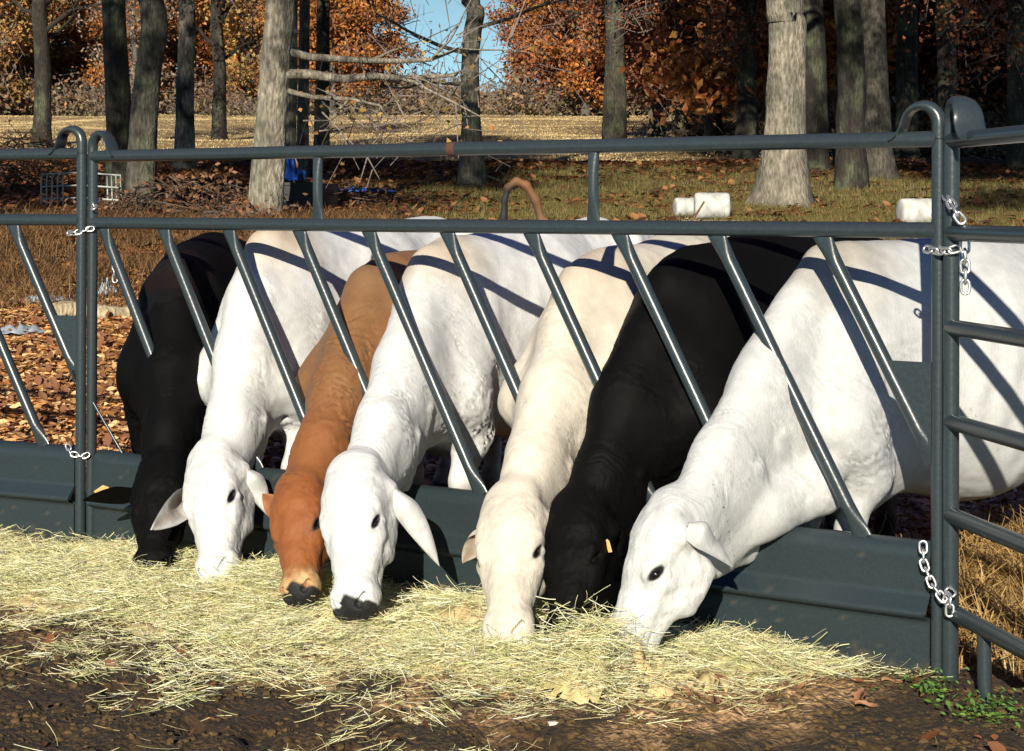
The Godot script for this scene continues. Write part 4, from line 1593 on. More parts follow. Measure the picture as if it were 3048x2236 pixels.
func herd_list(white: Color, tan: Color) -> Array[Dictionary]:
	var black := Color(0.007, 0.007, 0.007)
	return [
		{"seed": 1, "label": "black cow at the left end with its face low and a yellow ear tag", "turn": 37.0, "hump": Vector3(0.196, 1.187, -0.304), "poll": Vector3(0.586, 0.443, 0.201), "muzzle": Vector3(0.779, 0.060, 0.431), "front": Vector3(0.491, -0.000, 0.871), "coat": black, "dark": true, "hip": 1.25, "belly": 0.52, "girth": 0.80, "grey": Color(0.007, 0.007, 0.007), "tint": Color(0.0155, 0.0118, 0.0118), "ear_inner": Color(0.03, 0.024, 0.022), "cell": 0.013, "tag": {"at": Vector3(0.388, 0.304, 0.306), "along": Vector3(-0.045, -0.028, 0.017), "wide": Vector3(0.006, -0.025, -0.026)},
			"ears": [{"root": Vector3(0.18, -0.20, -0.25), "tip": Vector3(0.305, 0.261, 0.332), "face": Vector3(0.476, -0.772, 0.422), "width": 0.165, "cup": 0.10, "sag": Vector3(0.000, 0.000, 0.000)},
				{"root": Vector3(0.18, 0.20, -0.25), "tip": Vector3(0.635, 0.161, 0.020), "face": Vector3(0.216, -0.620, 0.754), "width": 0.120, "cup": 0.50, "sag": Vector3(0.000, 0.010, 0.000)}]},
		{"seed": 2, "label": "white cow with tan hump feeding between the leftmost black cow and the brown one", "turn": 4.0, "hump": Vector3(0.668, 1.315, -0.337), "poll": Vector3(0.848, 0.502, 0.251), "muzzle": Vector3(1.096, 0.075, 0.443), "front": Vector3(0.025, -0.000, 1.000), "coat": white, "tint": tan.lerp(white, 0.25), "hip": 1.335, "belly": 0.50, "pad": false, "cell": 0.012,
			"ears": [{"root": Vector3(0.18, -0.20, -0.25), "tip": Vector3(0.846, 0.222, 0.494), "face": Vector3(0.815, -0.049, 0.578), "width": 0.160, "cup": 0.55, "sag": Vector3(0.000, 0.000, 0.000)},
				{"root": Vector3(0.18, 0.20, -0.25), "tip": Vector3(1.050, 0.231, 0.075), "face": Vector3(-0.487, -0.507, -0.711), "width": 0.115, "cup": 0.50, "sag": Vector3(0.000, 0.020, 0.000)}]},
		{"seed": 3, "label": "reddish brown cow with orange face, the only brown animal", "turn": 2.0, "hump": Vector3(1.218, 1.158, -0.324), "poll": Vector3(1.442, 0.463, 0.416), "muzzle": Vector3(1.640, 0.100, 0.606), "front": Vector3(0.077, -0.000, 0.997), "coat": Color(0.20, 0.092, 0.031), "face": Color(0.245, 0.074, 0.0125), "blend": 0.7, "rings": 0.009, "ear_coat": Color(0.31, 0.11, 0.025), "blaze": Color(0.50, 0.33, 0.15), "tint": Color(0.20, 0.105, 0.045), "grey": Color(0.20, 0.06, 0.018), "hip": 1.27, "belly": 0.50, "girth": 0.92, "cell": 0.012, "tail": [Vector3(1.198, 1.130, -1.984), Vector3(1.188, 1.220, -2.104), Vector3(0.934, 1.355, -1.975), Vector3(0.909, 1.452, -1.957), Vector3(0.873, 1.522, -1.932), Vector3(0.834, 1.543, -1.905), Vector3(0.800, 1.513, -1.882), Vector3(0.788, 1.452, -1.874), Vector3(0.784, 1.369, -1.872), Vector3(0.779, 1.191, -1.869)], "tail_tip": Vector3(0.784, 1.369, -1.872),
			"ears": [{"root": Vector3(0.18, -0.20, -0.25), "tip": Vector3(1.301, 0.383, 0.391), "face": Vector3(0.714, -0.212, 0.667), "width": 0.110, "cup": 0.50, "sag": Vector3(0.000, 0.000, 0.000)},
				{"root": Vector3(0.18, 0.20, -0.25), "tip": Vector3(1.568, 0.288, 0.268), "face": Vector3(-0.196, -0.738, 0.646), "width": 0.110, "cup": 0.50, "sag": Vector3(0.000, 0.010, 0.000)}]},
		{"seed": 4, "label": "white cow with dark nose and long pointed ear, right of the brown cow", "turn": 2.0, "hump": Vector3(1.454, 1.255, -0.427), "poll": Vector3(1.758, 0.556, 0.501), "muzzle": Vector3(1.946, 0.100, 0.697), "front": Vector3(0.042, -0.000, 0.999), "coat": white, "tint": tan.lerp(white, 0.35), "hip": 1.335, "belly": 0.48, "cell": 0.012,
			"ears": [{"root": Vector3(0.18, -0.20, -0.25), "tip": Vector3(1.574, 0.298, 0.335), "face": Vector3(0.674, -0.436, 0.597), "width": 0.120, "cup": 0.50, "sag": Vector3(0.000, 0.000, 0.000)},
				{"root": Vector3(0.18, 0.20, -0.25), "tip": Vector3(2.033, 0.193, 0.311), "face": Vector3(-0.506, -0.447, -0.738), "width": 0.115, "cup": 0.50, "sag": Vector3(0.000, 0.020, 0.000)}]},
		{"seed": 5, "label": "cream white cow with tan hump pressed against the black cow's left side", "turn": -2.0, "hump": Vector3(2.199, 1.205, -0.343), "poll": Vector3(2.330, 0.501, 0.352), "muzzle": Vector3(2.496, 0.070, 0.600), "front": Vector3(0.181, -0.000, 0.983), "coat": Color(0.60, 0.55, 0.46), "tint": tan.lerp(white, 0.35), "hip": 1.30, "belly": 0.50, "pad": false, "cell": 0.012,
			"ears": [{"root": Vector3(0.18, -0.20, -0.25), "tip": Vector3(2.133, 0.217, 0.316), "face": Vector3(0.798, -0.228, 0.559), "width": 0.120, "cup": 0.50, "sag": Vector3(0.000, 0.000, 0.000)},
				{"root": Vector3(0.18, 0.20, -0.25), "tip": Vector3(2.331, 0.342, 0.108), "face": Vector3(-0.196, -0.738, 0.646), "width": 0.120, "cup": 0.50, "sag": Vector3(0.000, 0.000, 0.000)}]},
		{"seed": 6, "label": "black cow between the cream cow and the large white one on the right", "turn": 0.0, "hump": Vector3(2.591, 1.201, -0.302), "poll": Vector3(2.521, 0.480, 0.264), "muzzle": Vector3(2.647, 0.060, 0.515), "front": Vector3(-0.062, -0.000, 0.998), "coat": black, "dark": true, "hip": 1.32, "belly": 0.46, "girth": 1.05, "grey": Color(0.007, 0.007, 0.007), "tint": black, "ear_inner": Color(0.02, 0.018, 0.017), "cell": 0.013, "tag": {"at": Vector3(2.681, 0.327, 0.274), "along": Vector3(0.012, -0.040, -0.003), "wide": Vector3(0.018, 0.002, 0.007)},
			"ears": [{"root": Vector3(0.18, -0.20, -0.25), "tip": Vector3(2.308, 0.283, 0.142), "face": Vector3(0.674, -0.436, 0.597), "width": 0.120, "cup": 0.50, "sag": Vector3(0.000, 0.000, 0.000)},
				{"root": Vector3(0.18, 0.20, -0.25), "tip": Vector3(2.607, 0.211, 0.131), "face": Vector3(-0.335, -0.722, 0.605), "width": 0.120, "cup": 0.50, "sag": Vector3(0.000, 0.010, 0.000)}]},
		{"seed": 7, "label": "large white cow at the right end seen from the side, dark eye and grey nape", "turn": -22.0, "hump": Vector3(3.132, 1.285, -0.372), "poll": Vector3(2.948, 0.536, 0.441), "muzzle": Vector3(2.883, 0.060, 0.629), "front": Vector3(-0.637, -0.000, 0.771), "coat": Color(0.50, 0.51, 0.50), "face": Color(0.60, 0.605, 0.59), "deep": 1.02, "dewlap": 1.1, "jaw": 0.02, "bud": 1.0, "ear_n": -0.13, "tint": Color(0.36, 0.33, 0.28), "hip": 1.31, "belly": 0.42, "girth": 1.06, "pad": false, "hump_size": 0.72, "neck": 0.84, "cell": 0.012, "extra": [[Vector3(3.018, 0.305, 0.220), Vector3(3.137, 0.450, 0.050), 0.03, 0.055], [Vector3(3.137, 0.450, 0.050), Vector3(3.231, 0.509, -0.120), 0.055, 0.08]],
			"ears": [{"root": Vector3(0.18, -0.20, -0.14), "tip": Vector3(2.778, 0.361, 0.290), "face": Vector3(0.674, -0.436, 0.597), "width": 0.120, "cup": 0.50, "sag": Vector3(0.000, 0.000, 0.000)},
				{"root": Vector3(0.18, 0.20, -0.14), "tip": Vector3(3.180, 0.330, 0.378), "face": Vector3(-0.536, -0.808, -0.245), "width": 0.140, "cup": 0.55, "sag": Vector3(0.000, 0.025, 0.000)}]},
	]


# ---------------------------------------------------------------- trees

func limb(st: SurfaceTool, rng: RandomNumberGenerator, from: Vector3, dir: Vector3, length: float, r: float, depth: int, tips: Array, bark: Color, lift := 0.15) -> void:
	var n := 6
	var pts := PackedVector3Array()
	var rr := PackedFloat32Array()
	var p := from
	var d := dir.normalized()
	for i in n + 1:
		pts.append(p)
		rr.append(r * lerpf(1.0, 0.35 if depth > 0 else 0.15, float(i) / n))
		d = (d + Vector3(rng.randfn(), rng.randfn() * 0.7 + lift * 0.3, rng.randfn()) * 0.20).normalized()
		p += d * length / n
		if depth > 0 and i >= 2 and i < n:
			if rng.randf() < 0.75:
				var side := Vector3(rng.randfn(), rng.randfn() * 0.6 + lift, rng.randfn()).normalized()
				limb(st, rng, p, (d * 0.6 + side).normalized(), length * rng.randf_range(0.35, 0.6), rr[i] * 0.6, depth - 1, tips, bark, lift)
		if depth <= 1 and i >= 2:
			tips.append(p)
	st.set_color(bark)
	sweep(st, pts, rr, rr, Vector3(0.3, 0.2, 0.9), 6 if depth > 0 else 4, false)


func trunk_mesh(path: Array, radii: Array, bark: Color, flare: float, seed_: int, patch := Color(0, 0, 0, 0)) -> ArrayMesh:
	# a tapered, ridged trunk through path with root flare
	var st := new_st()
	st.set_smooth_group(0)
	var c := Curve3D.new()
	c.bake_interval = 0.05
	for i in path.size():
		var t: Vector3 = (path[mini(i + 1, path.size() - 1)] - path[maxi(i - 1, 0)]) * 0.17
		c.add_point(path[i], -t, t)
	var total := c.get_baked_length()
	var n := int(total / 0.16)
	var sides := 20
	var rings := []
	for i in n + 1:
		var s := total * i / n
		var p := c.sample_baked(s)
		var u: float = float(i) / n * (radii.size() - 1)
		var k := mini(int(u), radii.size() - 2)
		var r := lerpf(radii[k], radii[k + 1], u - k)
		var f := flare * exp(-maxf(s - 0.1, 0.0) / 0.45)
		var ring := []
		for j in sides:
			var a := TAU * j / sides
			var root := pow(maxf(0.0, sin(a * 2.5 + seed_)), 2.0)
			var rad := r * (1.0 + f * (0.45 + 1.1 * root)) * (1.0 + 0.05 * noise_a.get_noise_3d(cos(a) * 2.0 + seed_, s * 0.6, sin(a) * 2.0) + 0.05 * sin(a * 5.0 + seed_ + s * 0.4))
			rad *= 1.0 + 0.10 * noise_b.get_noise_3d(cos(a) * 1.3, s * 1.1 + seed_, sin(a) * 1.3)
			var v := p + Vector3(cos(a) * rad, 0, sin(a) * rad)
			var m := clampf(0.5 + 1.2 * noise_a.get_noise_3d(v.x * 2.0 + seed_, v.y * 1.4, v.z * 2.0), 0, 1)
			var col := bark.lerp(bark * 0.45, m)
			if patch.a > 0.0:
				col = col.lerp(patch, clampf(noise_b.get_noise_3d(v.x * 2.2, v.y * 1.3 + seed_, v.z * 2.2) * 2.4 - 0.1, 0, 1) * patch.a)
			col.a = 1.0
			ring.append([v, col])
		rings.append(ring)
	for i in n:
		for j in sides:
			var j2 := (j + 1) % sides
			for q in [rings[i][j], rings[i][j2], rings[i + 1][j2], rings[i][j], rings[i + 1][j2], rings[i + 1][j]]:
				st.set_color(q[1])
				st.add_vertex(q[0])
	return done(st)


func crown_mesh(rng: RandomNumberGenerator, tips: Array, per_tip: int, spread: float, size: float, shades: Array, twigs := 0) -> ArrayMesh:
	var v := PackedVector3Array()
	var nm := PackedVector3Array()
	var cs := PackedColorArray()
	var ix := PackedInt32Array()
	for t: Vector3 in tips:
		var base: Color = shades[rng.randi() % shades.size()] * rng.randf_range(0.7, 1.2)
		for i in per_tip:
			var p := t + Vector3(rng.randfn(), rng.randfn() * 0.8, rng.randfn()) * spread
			var n := Vector3(rng.randfn(), rng.randfn() + 0.3, rng.randfn()).normalized()
			var a := n.cross(Vector3(rng.randfn(), rng.randfn(), rng.randfn())).normalized()
			var b := n.cross(a)
			var s := size * rng.randf_range(0.55, 1.25)
			var c := base.lerp(shades[rng.randi() % shades.size()], 0.35) * rng.randf_range(0.7, 1.25)
			c.a = 1.0
			var o := v.size()
			for q in [a * s, b * s * 0.55 + n * s * 0.2 + a * s * 0.15, -a * s * 0.9, -b * s * 0.5 + n * s * 0.18 - a * s * 0.1]:
				v.append(p + q)
				nm.append(n)
				cs.append(c)
			ix.append_array(PackedInt32Array([o, o + 2, o + 1, o, o + 3, o + 2]))
		for i in twigs:
			var d := Vector3(rng.randfn(), rng.randfn() + 0.4, rng.randfn()).normalized()
			var p := t + Vector3(rng.randfn(), rng.randfn(), rng.randfn()) * spread * 0.6
			var w := d.cross(Vector3(rng.randfn(), rng.randfn(), rng.randfn())).normalized() * 0.012
			var o := v.size()
			var l := spread * rng.randf_range(0.8, 2.0)
			for q in [p - w, p + w, p + d * l + w * 0.4, p + d * l - w * 0.4]:
				v.append(q)
				nm.append(w.cross(d).normalized())
				cs.append(Color(0.17, 0.14, 0.115))
			ix.append_array(PackedInt32Array([o, o + 2, o + 1, o, o + 3, o + 2]))
	var arrays := []
	arrays.resize(Mesh.ARRAY_MAX)
	arrays[Mesh.ARRAY_VERTEX] = v
	arrays[Mesh.ARRAY_NORMAL] = nm
	arrays[Mesh.ARRAY_COLOR] = cs
	arrays[Mesh.ARRAY_INDEX] = ix
	var mesh := ArrayMesh.new()
	if v.size() > 0:
		mesh.add_surface_from_arrays(Mesh.PRIMITIVE_TRIANGLES, arrays)
	return mesh


# a tree near the yard: at = metres right and ahead; path = offsets (right, up) of the trunk in metres
func yard_tree(label: String, right: float, far: float, path: Array, radii: Array, bark: Color, flare: float, seed_: int, limbs: Array, shades: Array, patch := Color(0, 0, 0, 0), thick := 9) -> Node3D:
	var rng := RandomNumberGenerator.new()
	rng.seed = seed_
	var root := thing("oak_tree", label, "tree", spot(right, far), TURN, "trees between the yard and the field")
	var pts := []
	for q in path:
		pts.append(Vector3(q[0], q[1], q[2] if q.size() > 2 else 0.0))
	put("trunk", trunk_mesh(pts, radii, bark, flare, seed_, patch), mats["bark"], root)
	var st := new_st()
	var tips := []
	for l in limbs:
		# [start, direction, length, radius, depth]
		limb(st, rng, l[0], l[1], l[2], l[3], l[4], tips, bark * 0.85, 0.15)
	put("limbs", done(st), mats["bark"], root)
	if shades.is_empty():
		put("twigs", crown_mesh(rng, tips, 0, 0.42, 0.085, [bark], 2), mats["leaf"], root)
	elif tips.size() > 0:
		put("crown", crown_mesh(rng, tips, thick if thick < 12 else thick * 2, 0.42, 0.062 if thick < 12 else 0.072, shades, 3), mats["leaf"], root)
	return root


func crown_limbs(rng: RandomNumberGenerator, top: Vector3, from: float, count: int, reach: float) -> Array:
	var out := []
	for i in count:
		var y := lerpf(from, top.y, pow(rng.randf(), 0.8))
		var a := TAU * (i * 0.382 + rng.randf() * 0.1)
		var start := Vector3(top.x * y / top.y, y, 0)
		out.append([start, Vector3(cos(a), rng.randf_range(0.1, 0.7), sin(a)), reach * rng.randf_range(0.6, 1.1), 0.10 * rng.randf_range(0.6, 1.2), 2])
	return out


func build_woods() -> void:
	var rng := RandomNumberGenerator.new()
	rng.seed = 2024
	var orange := [Color(0.38, 0.125, 0.022), Color(0.28, 0.075, 0.015), Color(0.44, 0.20, 0.045), Color(0.17, 0.07, 0.02)]
	var russet := [Color(0.27, 0.075, 0.028), Color(0.20, 0.055, 0.022), Color(0.34, 0.13, 0.045), Color(0.14, 0.06, 0.025)]
	var gold := [Color(0.42, 0.24, 0.06), Color(0.30, 0.19, 0.055), Color(0.24, 0.20, 0.06), Color(0.36, 0.14, 0.04)]
	var grey := Color(0.27, 0.245, 0.19)
	var pale := Color(0.60, 0.54, 0.42)
	var darkb := Color(0.052, 0.043, 0.032)
	var moss := Color(0.15, 0.175, 0.10, 0.7)
	# the trunks one can tell apart, from left to right: V = pixels of a 2252 wide view
	var v := func(u: float, t: float) -> float: return (u - 1126.0) / 4000.0 * t
	yard_tree("dark straight oak trunk, left one of the pair at the left of the yard", v.call(262, 30), 30.0, [[0, -0.2], [-0.02, 1.5], [-0.10, 3.2], [-0.22, 6], [-0.3, 10]], [0.23, 0.20, 0.185, 0.16, 0.09], darkb * 1.4, 0.35, 3, crown_limbs(rng, Vector3(-0.3, 10, 0), 3.6, 12, 3.4), orange, moss)
	yard_tree("leaning grey trunk that swells to the right, right one of the pair", v.call(308, 28.5), 28.5, [[0, -0.2], [0.04, 1.2], [0.13, 2.3], [0.22, 3.0], [0.08, 3.9], [-0.1, 6], [0.2, 10]], [0.25, 0.215, 0.20, 0.225, 0.20, 0.17, 0.09], grey * 0.55, 0.3, 4, crown_limbs(rng, Vector3(0.2, 10, 0), 3.4, 12, 3.2), orange, moss)
	yard_tree("slim pale trunk with dark vine stems on it, behind the leaning grey trunk", v.call(405, 41), 41.0, [[0, -0.2], [0.02, 2.0], [0.05, 3.6], [-0.1, 5.5], [0.3, 10]], [0.24, 0.19, 0.17, 0.15, 0.08], pale * 0.85, 0.4, 5, crown_limbs(rng, Vector3(0.3, 10, 0), 3.8, 11, 3.6), gold, Color(0.03, 0.03, 0.02, 1.0))
	var lim: Array = crown_limbs(rng, Vector3(0.3, 9, 0), 3.9, 9, 3.2)
	lim.append([Vector3(0.13, 2.25, 0), Vector3(1.0, 0.02, 0.05), 3.1, 0.085, 1])
	lim.append([Vector3(0.15, 2.62, 0), Vector3(1.0, 0.10, -0.1), 2.9, 0.07, 1])
	lim.append([Vector3(0.14, 2.05, 0), Vector3(0.9, -0.20, 0.2), 1.7, 0.05, 1])
	yard_tree("pale smooth trunk in full sun with mossy limbs reaching right, nearest tree left of centre", v.call(585, 27), 27.0, [[-0.03, -0.25], [0.0, 0.4], [0.06, 1.3], [0.12, 2.2], [0.14, 2.7], [0.2, 3.6], [0.3, 9]], [0.27, 0.225, 0.21, 0.205, 0.19, 0.16, 0.09], pale * 0.88, 0.25, 6, lim, gold, Color(0.26, 0.26, 0.19, 0.7), 2)
	for q in [[634, 39.0, 0.14, pale * 0.6, "mottled thin trunk just behind the pale sunlit trunk, left of three"], [664, 41.0, 0.12, grey * 0.8, "mottled thin trunk just behind the pale sunlit trunk, middle of three"], [706, 46.0, 0.17, darkb, "black shaded trunk behind the pale sunlit trunk, right of three"]]:
		var t: float = q[1]
		yard_tree(q[4], v.call(q[0], t), t, [[0, -0.2], [0.03, 2.2], [0.05, 4.5], [0.1, 9]], [q[2] * 1.15, q[2], q[2] * 0.9, q[2] * 0.5], q[3], 0.35, 20 + int(q[0]), crown_limbs(rng, Vector3(0.1, 9, 0), 3.6, 9, 2.8), gold, moss)
	lim = crown_limbs(rng, Vector3(0.1, 9, 0), 3.6, 7, 2.6)
	lim.append([Vector3(0.0, 2.7, 0), Vector3(-1.0, 0.25, 0.1), 2.2, 0.05, 1])
	lim.append([Vector3(0.02, 3.2, 0), Vector3(1.0, 0.3, 0.1), 2.2, 0.05, 1])
	lim.append([Vector3(0.0, 2.1, 0), Vector3(-0.9, -0.1, 0.3), 2.0, 0.04, 1])
	lim.append([Vector3(0.06, 0.35, 0), Vector3(0.6, -0.35, 0.4), 0.8, 0.03, 0])
	yard_tree("grey trunk alone against the open sky in the middle, bare twigs on both sides", v.call(1038, 37), 37.0, [[0, -0.2], [-0.02, 1.2], [-0.04, 2.2], [0.0, 3.1], [0.07, 3.6], [-0.05, 4.2], [0.1, 9]], [0.26, 0.19, 0.18, 0.19, 0.185, 0.17, 0.08], grey, 0.75, 9, lim, [], moss)
	yard_tree("dark upright trunk at the right end of the tan field", v.call(1352, 57), 57.0, [[0, -0.2], [0.0, 3], [-0.05, 6], [0.1, 11]], [0.40, 0.29, 0.27, 0.10], darkb * 1.6, 0.3, 10, crown_limbs(rng, Vector3(0.1, 11, 0), 2.6, 13, 4.0), russet, moss)
	yard_tree("biggest trunk, pale and blotched with wide root flare, right of centre", v.call(1724, 32), 32.0, [[-0.02, -0.3], [0.0, 0.4], [0.02, 1.3], [0.04, 2.4], [0.06, 3.4], [-0.02, 4.2], [-0.2, 15]], [0.40, 0.335, 0.315, 0.285, 0.23, 0.20, 0.10], pale * 0.78, 1.4, 11, crown_limbs(rng, Vector3(-0.2, 15, 0), 4.6, 22, 4.4), russet, Color(0.20, 0.20, 0.15, 0.85), 15)
	yard_tree("blotched trunk half in shade right of the biggest trunk", v.call(1930, 38), 38.0, [[0, -0.2], [-0.06, 1.5], [-0.1, 3], [-0.15, 6], [0, 15]], [0.34, 0.25, 0.23, 0.2, 0.1], grey * 0.75, 0.6, 12, crown_limbs(rng, Vector3(0, 15, 0), 4.2, 20, 4.2), russet, Color(0.08, 0.08, 0.06, 0.9), 15)
	for q in [[1790, 40.0, 0.26, 0.6, "black trunk right behind the biggest trunk"], [1868, 36.0, 0.24, 0.7, "black trunk with a pale streak between the biggest trunk and the blotched one"], [1500, 62.0, 0.26, 0.8, "dark trunk at the edge of the shaded wood, leftmost of its row"], [1566, 55.0, 0.22, 0.9, "dark thin trunk above the white barrels"], [1640, 50.0, 0.24, 0.7, "dark trunk just left of the biggest trunk"], [1995, 48.0, 0.25, 0.9, "dark trunk behind the right post's curved top"], [2085, 42.0, 0.20, 1.3, "grey-green thin trunk right of the corner post"], [2150, 58.0, 0.28, 0.7, "black trunk deep in the wood at the right"], [2240, 45.0, 0.24, 1.6, "pale trunk cut by the right edge of the view"], [1445, 72.0, 0.24, 0.8, "dark trunk beside the far right corner of the field"], [480, 66.0, 0.22, 0.9, "dark trunk standing in the field edge left of the pale sunlit trunk"], [90, 58.0, 0.24, 0.8, "dark trunk at the far left behind the panel"]]:
		var t: float = q[1]
		yard_tree(q[4], v.call(q[0], t), t, [[0, -0.2], [0.04 * sin(q[0]), 2.5], [0.1 * sin(q[0] * 2.0), 5], [0.1, 15 if q[0] > 1460 else 11]], [q[2] * 1.2, q[2], q[2] * 0.85, q[2] * 0.4], darkb * (q[3] as float) * 1.3, 0.4, int(q[0]), crown_limbs(rng, Vector3(0.1, 15 if q[0] > 1460 else 11, 0), 4.2 if q[0] > 1460 else 2.8, 22 if q[0] > 1460 else 12, 4.2), russet if q[0] > 1000 else orange, moss, 13 if q[0] > 1460 else 9)
	shade_trees(orange)
	far_woods(orange, russet, gold)


# crowns that stand left of the view, whose shade falls on the left of the yard
func shade_trees(orange: Array) -> void:
	var rng := RandomNumberGenerator.new()
	rng.seed = 808
	for q in [["big oak standing left of the yard, outside the view", -9.6, 15.0], ["big oak standing right of the yard, outside the view", 8.6, 16.0], ["second big oak right of the yard, farther off", 11.5, 23.0]]:
		yard_tree(q[0], q[1], q[2], [[0, -0.2], [0.1, 3], [-0.1, 7], [0.1, 15]], [0.4, 0.32, 0.25, 0.1], Color(0.2, 0.18, 0.15), 0.4, int(q[2] * 10), crown_limbs(rng, Vector3(0.1, 15, 0), 7.0, 18, 4.4), orange, Color(0, 0, 0, 0), 26)


func far_woods(orange: Array, russet: Array, gold: Array) -> void:
	var rng := RandomNumberGenerator.new()
	rng.seed = 555
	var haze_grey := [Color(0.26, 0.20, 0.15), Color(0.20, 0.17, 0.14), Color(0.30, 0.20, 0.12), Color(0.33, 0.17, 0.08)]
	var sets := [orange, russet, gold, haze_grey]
	var trunks: Array[ArrayMesh] = []
	var branches: Array[ArrayMesh] = []
	var crowns: Array[ArrayMesh] = []
	for k in 8:
		var st := new_st()
		var tips := []
		var bark := Color(0.20, 0.18, 0.155)
		trunks.append(trunk_mesh([Vector3(0, -0.4, 0), Vector3(0.1, 4, 0.1), Vector3(-0.1, 9, 0.1), Vector3(0, 13, 0)], [0.30, 0.22, 0.15, 0.04], bark, 0.3, 60 + k))
		for i in 20:
			var y := lerpf(1.2 if k % 4 != 3 else 2.0, 12.6, float(i) / 19.0)
			var a := i * 2.4 + rng.randf()
			var reach := (3.6 if k < 4 else 3.0) * (0.35 + 0.75 * sin(clampf((y - 0.2) / 13.6, 0, 1) * PI))
			limb(st, rng, Vector3(0, y, 0), Vector3(cos(a), 0.35 + 0.3 * rng.randf(), sin(a)), reach, 0.07, 1, tips, bark, 0.2)
		branches.append(done(st))
		crowns.append(crown_mesh(rng, tips, 34 if k % 4 != 3 else 7, 0.50, 0.17, sets[k % 4], 4 if k % 4 == 3 else 1))
	var marks := [[90, "the far-left trunk"], [262, "the dark straight trunk"], [308, "the leaning grey trunk"], [405, "the vine-covered trunk"], [480, "the field-edge trunk"], [585, "the pale sunlit trunk"], [706, "the black trunk"], [1038, "the lone grey trunk"], [1352, "the trunk at the field's end"], [1500, "the wood's leftmost trunk"], [1724, "the biggest trunk"], [1930, "the blotched trunk"], [2085, "the grey-green trunk"]]
	var tints := ["orange", "russet", "golden", "bare grey", "bright orange", "deep russet", "yellow-brown", "twiggy grey"]
	var plant := func(group: String, right: float, far: float, k: int, tall: float) -> void:
		var u := right / far * 4000.0 + 1126.0
		var left_mark := ""
		for m in marks:
			if u > m[0]:
				left_mark = m[1]
		var label: String = "%s%s tree %s, %s" % ["tall " if tall > 12.5 else ("low " if tall < 8.0 else ""), tints[k], "far back" if far > 138.0 or (right > 10.0 and far > 85.0) else "at the wood's front", "right of " + left_mark if left_mark != "" else "at the left edge"]
		var o := thing("woodland_tree", label, "tree", spot(right, far), rng.randf() * TAU, group)
		o.scale = Vector3(1, 1, 1) * tall / 13.5
		put("trunk", trunks[k], mats["bark"], o)
		put("limbs", branches[k], mats["bark"], o)
		put("crown", crowns[k], mats["leaf"], o)
	# beyond the crest on the left: a wall of autumn wood
	for i in 34:
		var far := rng.randf_range(122.0, 165.0)
		var right := lerpf(-47.0, -9.5, (i + rng.randf()) / 34.0) * far / 130.0
		plant.call("trees of the far wood on the left", right, far, [0, 4, 0, 2, 1, 6, 3, 7][rng.randi() % 8], rng.randf_range(10.0, 17.0))
	# low greyish trees under the gap of sky
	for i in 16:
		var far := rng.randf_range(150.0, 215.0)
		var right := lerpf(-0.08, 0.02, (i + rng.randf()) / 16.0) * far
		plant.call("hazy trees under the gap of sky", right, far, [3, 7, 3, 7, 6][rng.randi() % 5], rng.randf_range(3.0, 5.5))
	# russet trees right of the gap
	for i in 14:
		var far := rng.randf_range(112.0, 150.0)
		var right := lerpf(0.012, 0.11, (i + rng.randf()) / 14.0) * far
		plant.call("rust-coloured trees right of the gap of sky", right, far, [1, 5, 0, 4, 1][rng.randi() % 5], rng.randf_range(9.0, 15.0))
	# the dark wood on the right
	for i in 52:
		var far := rng.randf_range(52.0, 120.0)
		var right := (0.095 + 0.23 * pow(rng.randf(), 0.9)) * far
		plant.call("trees of the dark wood on the right", right, far, [1, 5, 0, 7, 3, 1][rng.randi() % 6], rng.randf_range(9.0, 16.0))
	# thickets along the edges of the woods
	var bush := crown_mesh(rng, [Vector3(0, 0.5, 0), Vector3(0.6, 0.9, 0.2), Vector3(-0.5, 0.8, -0.3), Vector3(0.1, 1.4, 0.3), Vector3(-0.2, 1.0, 0.5), Vector3(0.4, 0.4, -0.5)], 40, 0.42, 0.12, [Color(0.17, 0.11, 0.06), Color(0.24, 0.12, 0.05), Color(0.13, 0.10, 0.06), Color(0.20, 0.17, 0.08)], 14)
	strew("undergrowth", "grey-brown undergrowth along the far edge of the field", bush, mats["leaf"], 420, 31, -0.36, 0.12, 119.0, 150.0, 0.8, 2.0, func(_r: float, _t: float, _p: Vector3) -> float: return 0.8)
	strew("undergrowth", "dark undergrowth inside the wood on the right", bush, mats["leaf"], 420, 32, 0.10, 0.36, 50.0, 100.0, 0.6, 1.5, func(_r: float, _t: float, _p: Vector3) -> float: return 0.7)


# ---------------------------------------------------------------- things lying about

func drum(st: SurfaceTool, r: float, length: float, dome: float, color: Color) -> void:
	# a barrel on its side along x, with ribs and rounded ends
	var pts := PackedVector3Array()
	var rr := PackedFloat32Array()
	var prof := [[0.0, 0.02], [0.004, 0.6], [0.02, 0.86], [0.05, 0.97], [0.12, 1.0], [0.30, 1.0], [0.32, 1.03], [0.34, 1.0], [0.62, 1.0], [0.64, 1.03], [0.66, 1.0], [0.88, 1.0], [0.95, 0.97], [0.98, 0.86], [0.996, 0.6], [1.0, 0.02]]
	for p in prof:
		pts.append(Vector3((p[0] - 0.5) * length, 0, 0))
		rr.append(r * p[1])
	st.set_color(color)
	sweep(st, pts, rr, rr, Vector3.UP, 28)


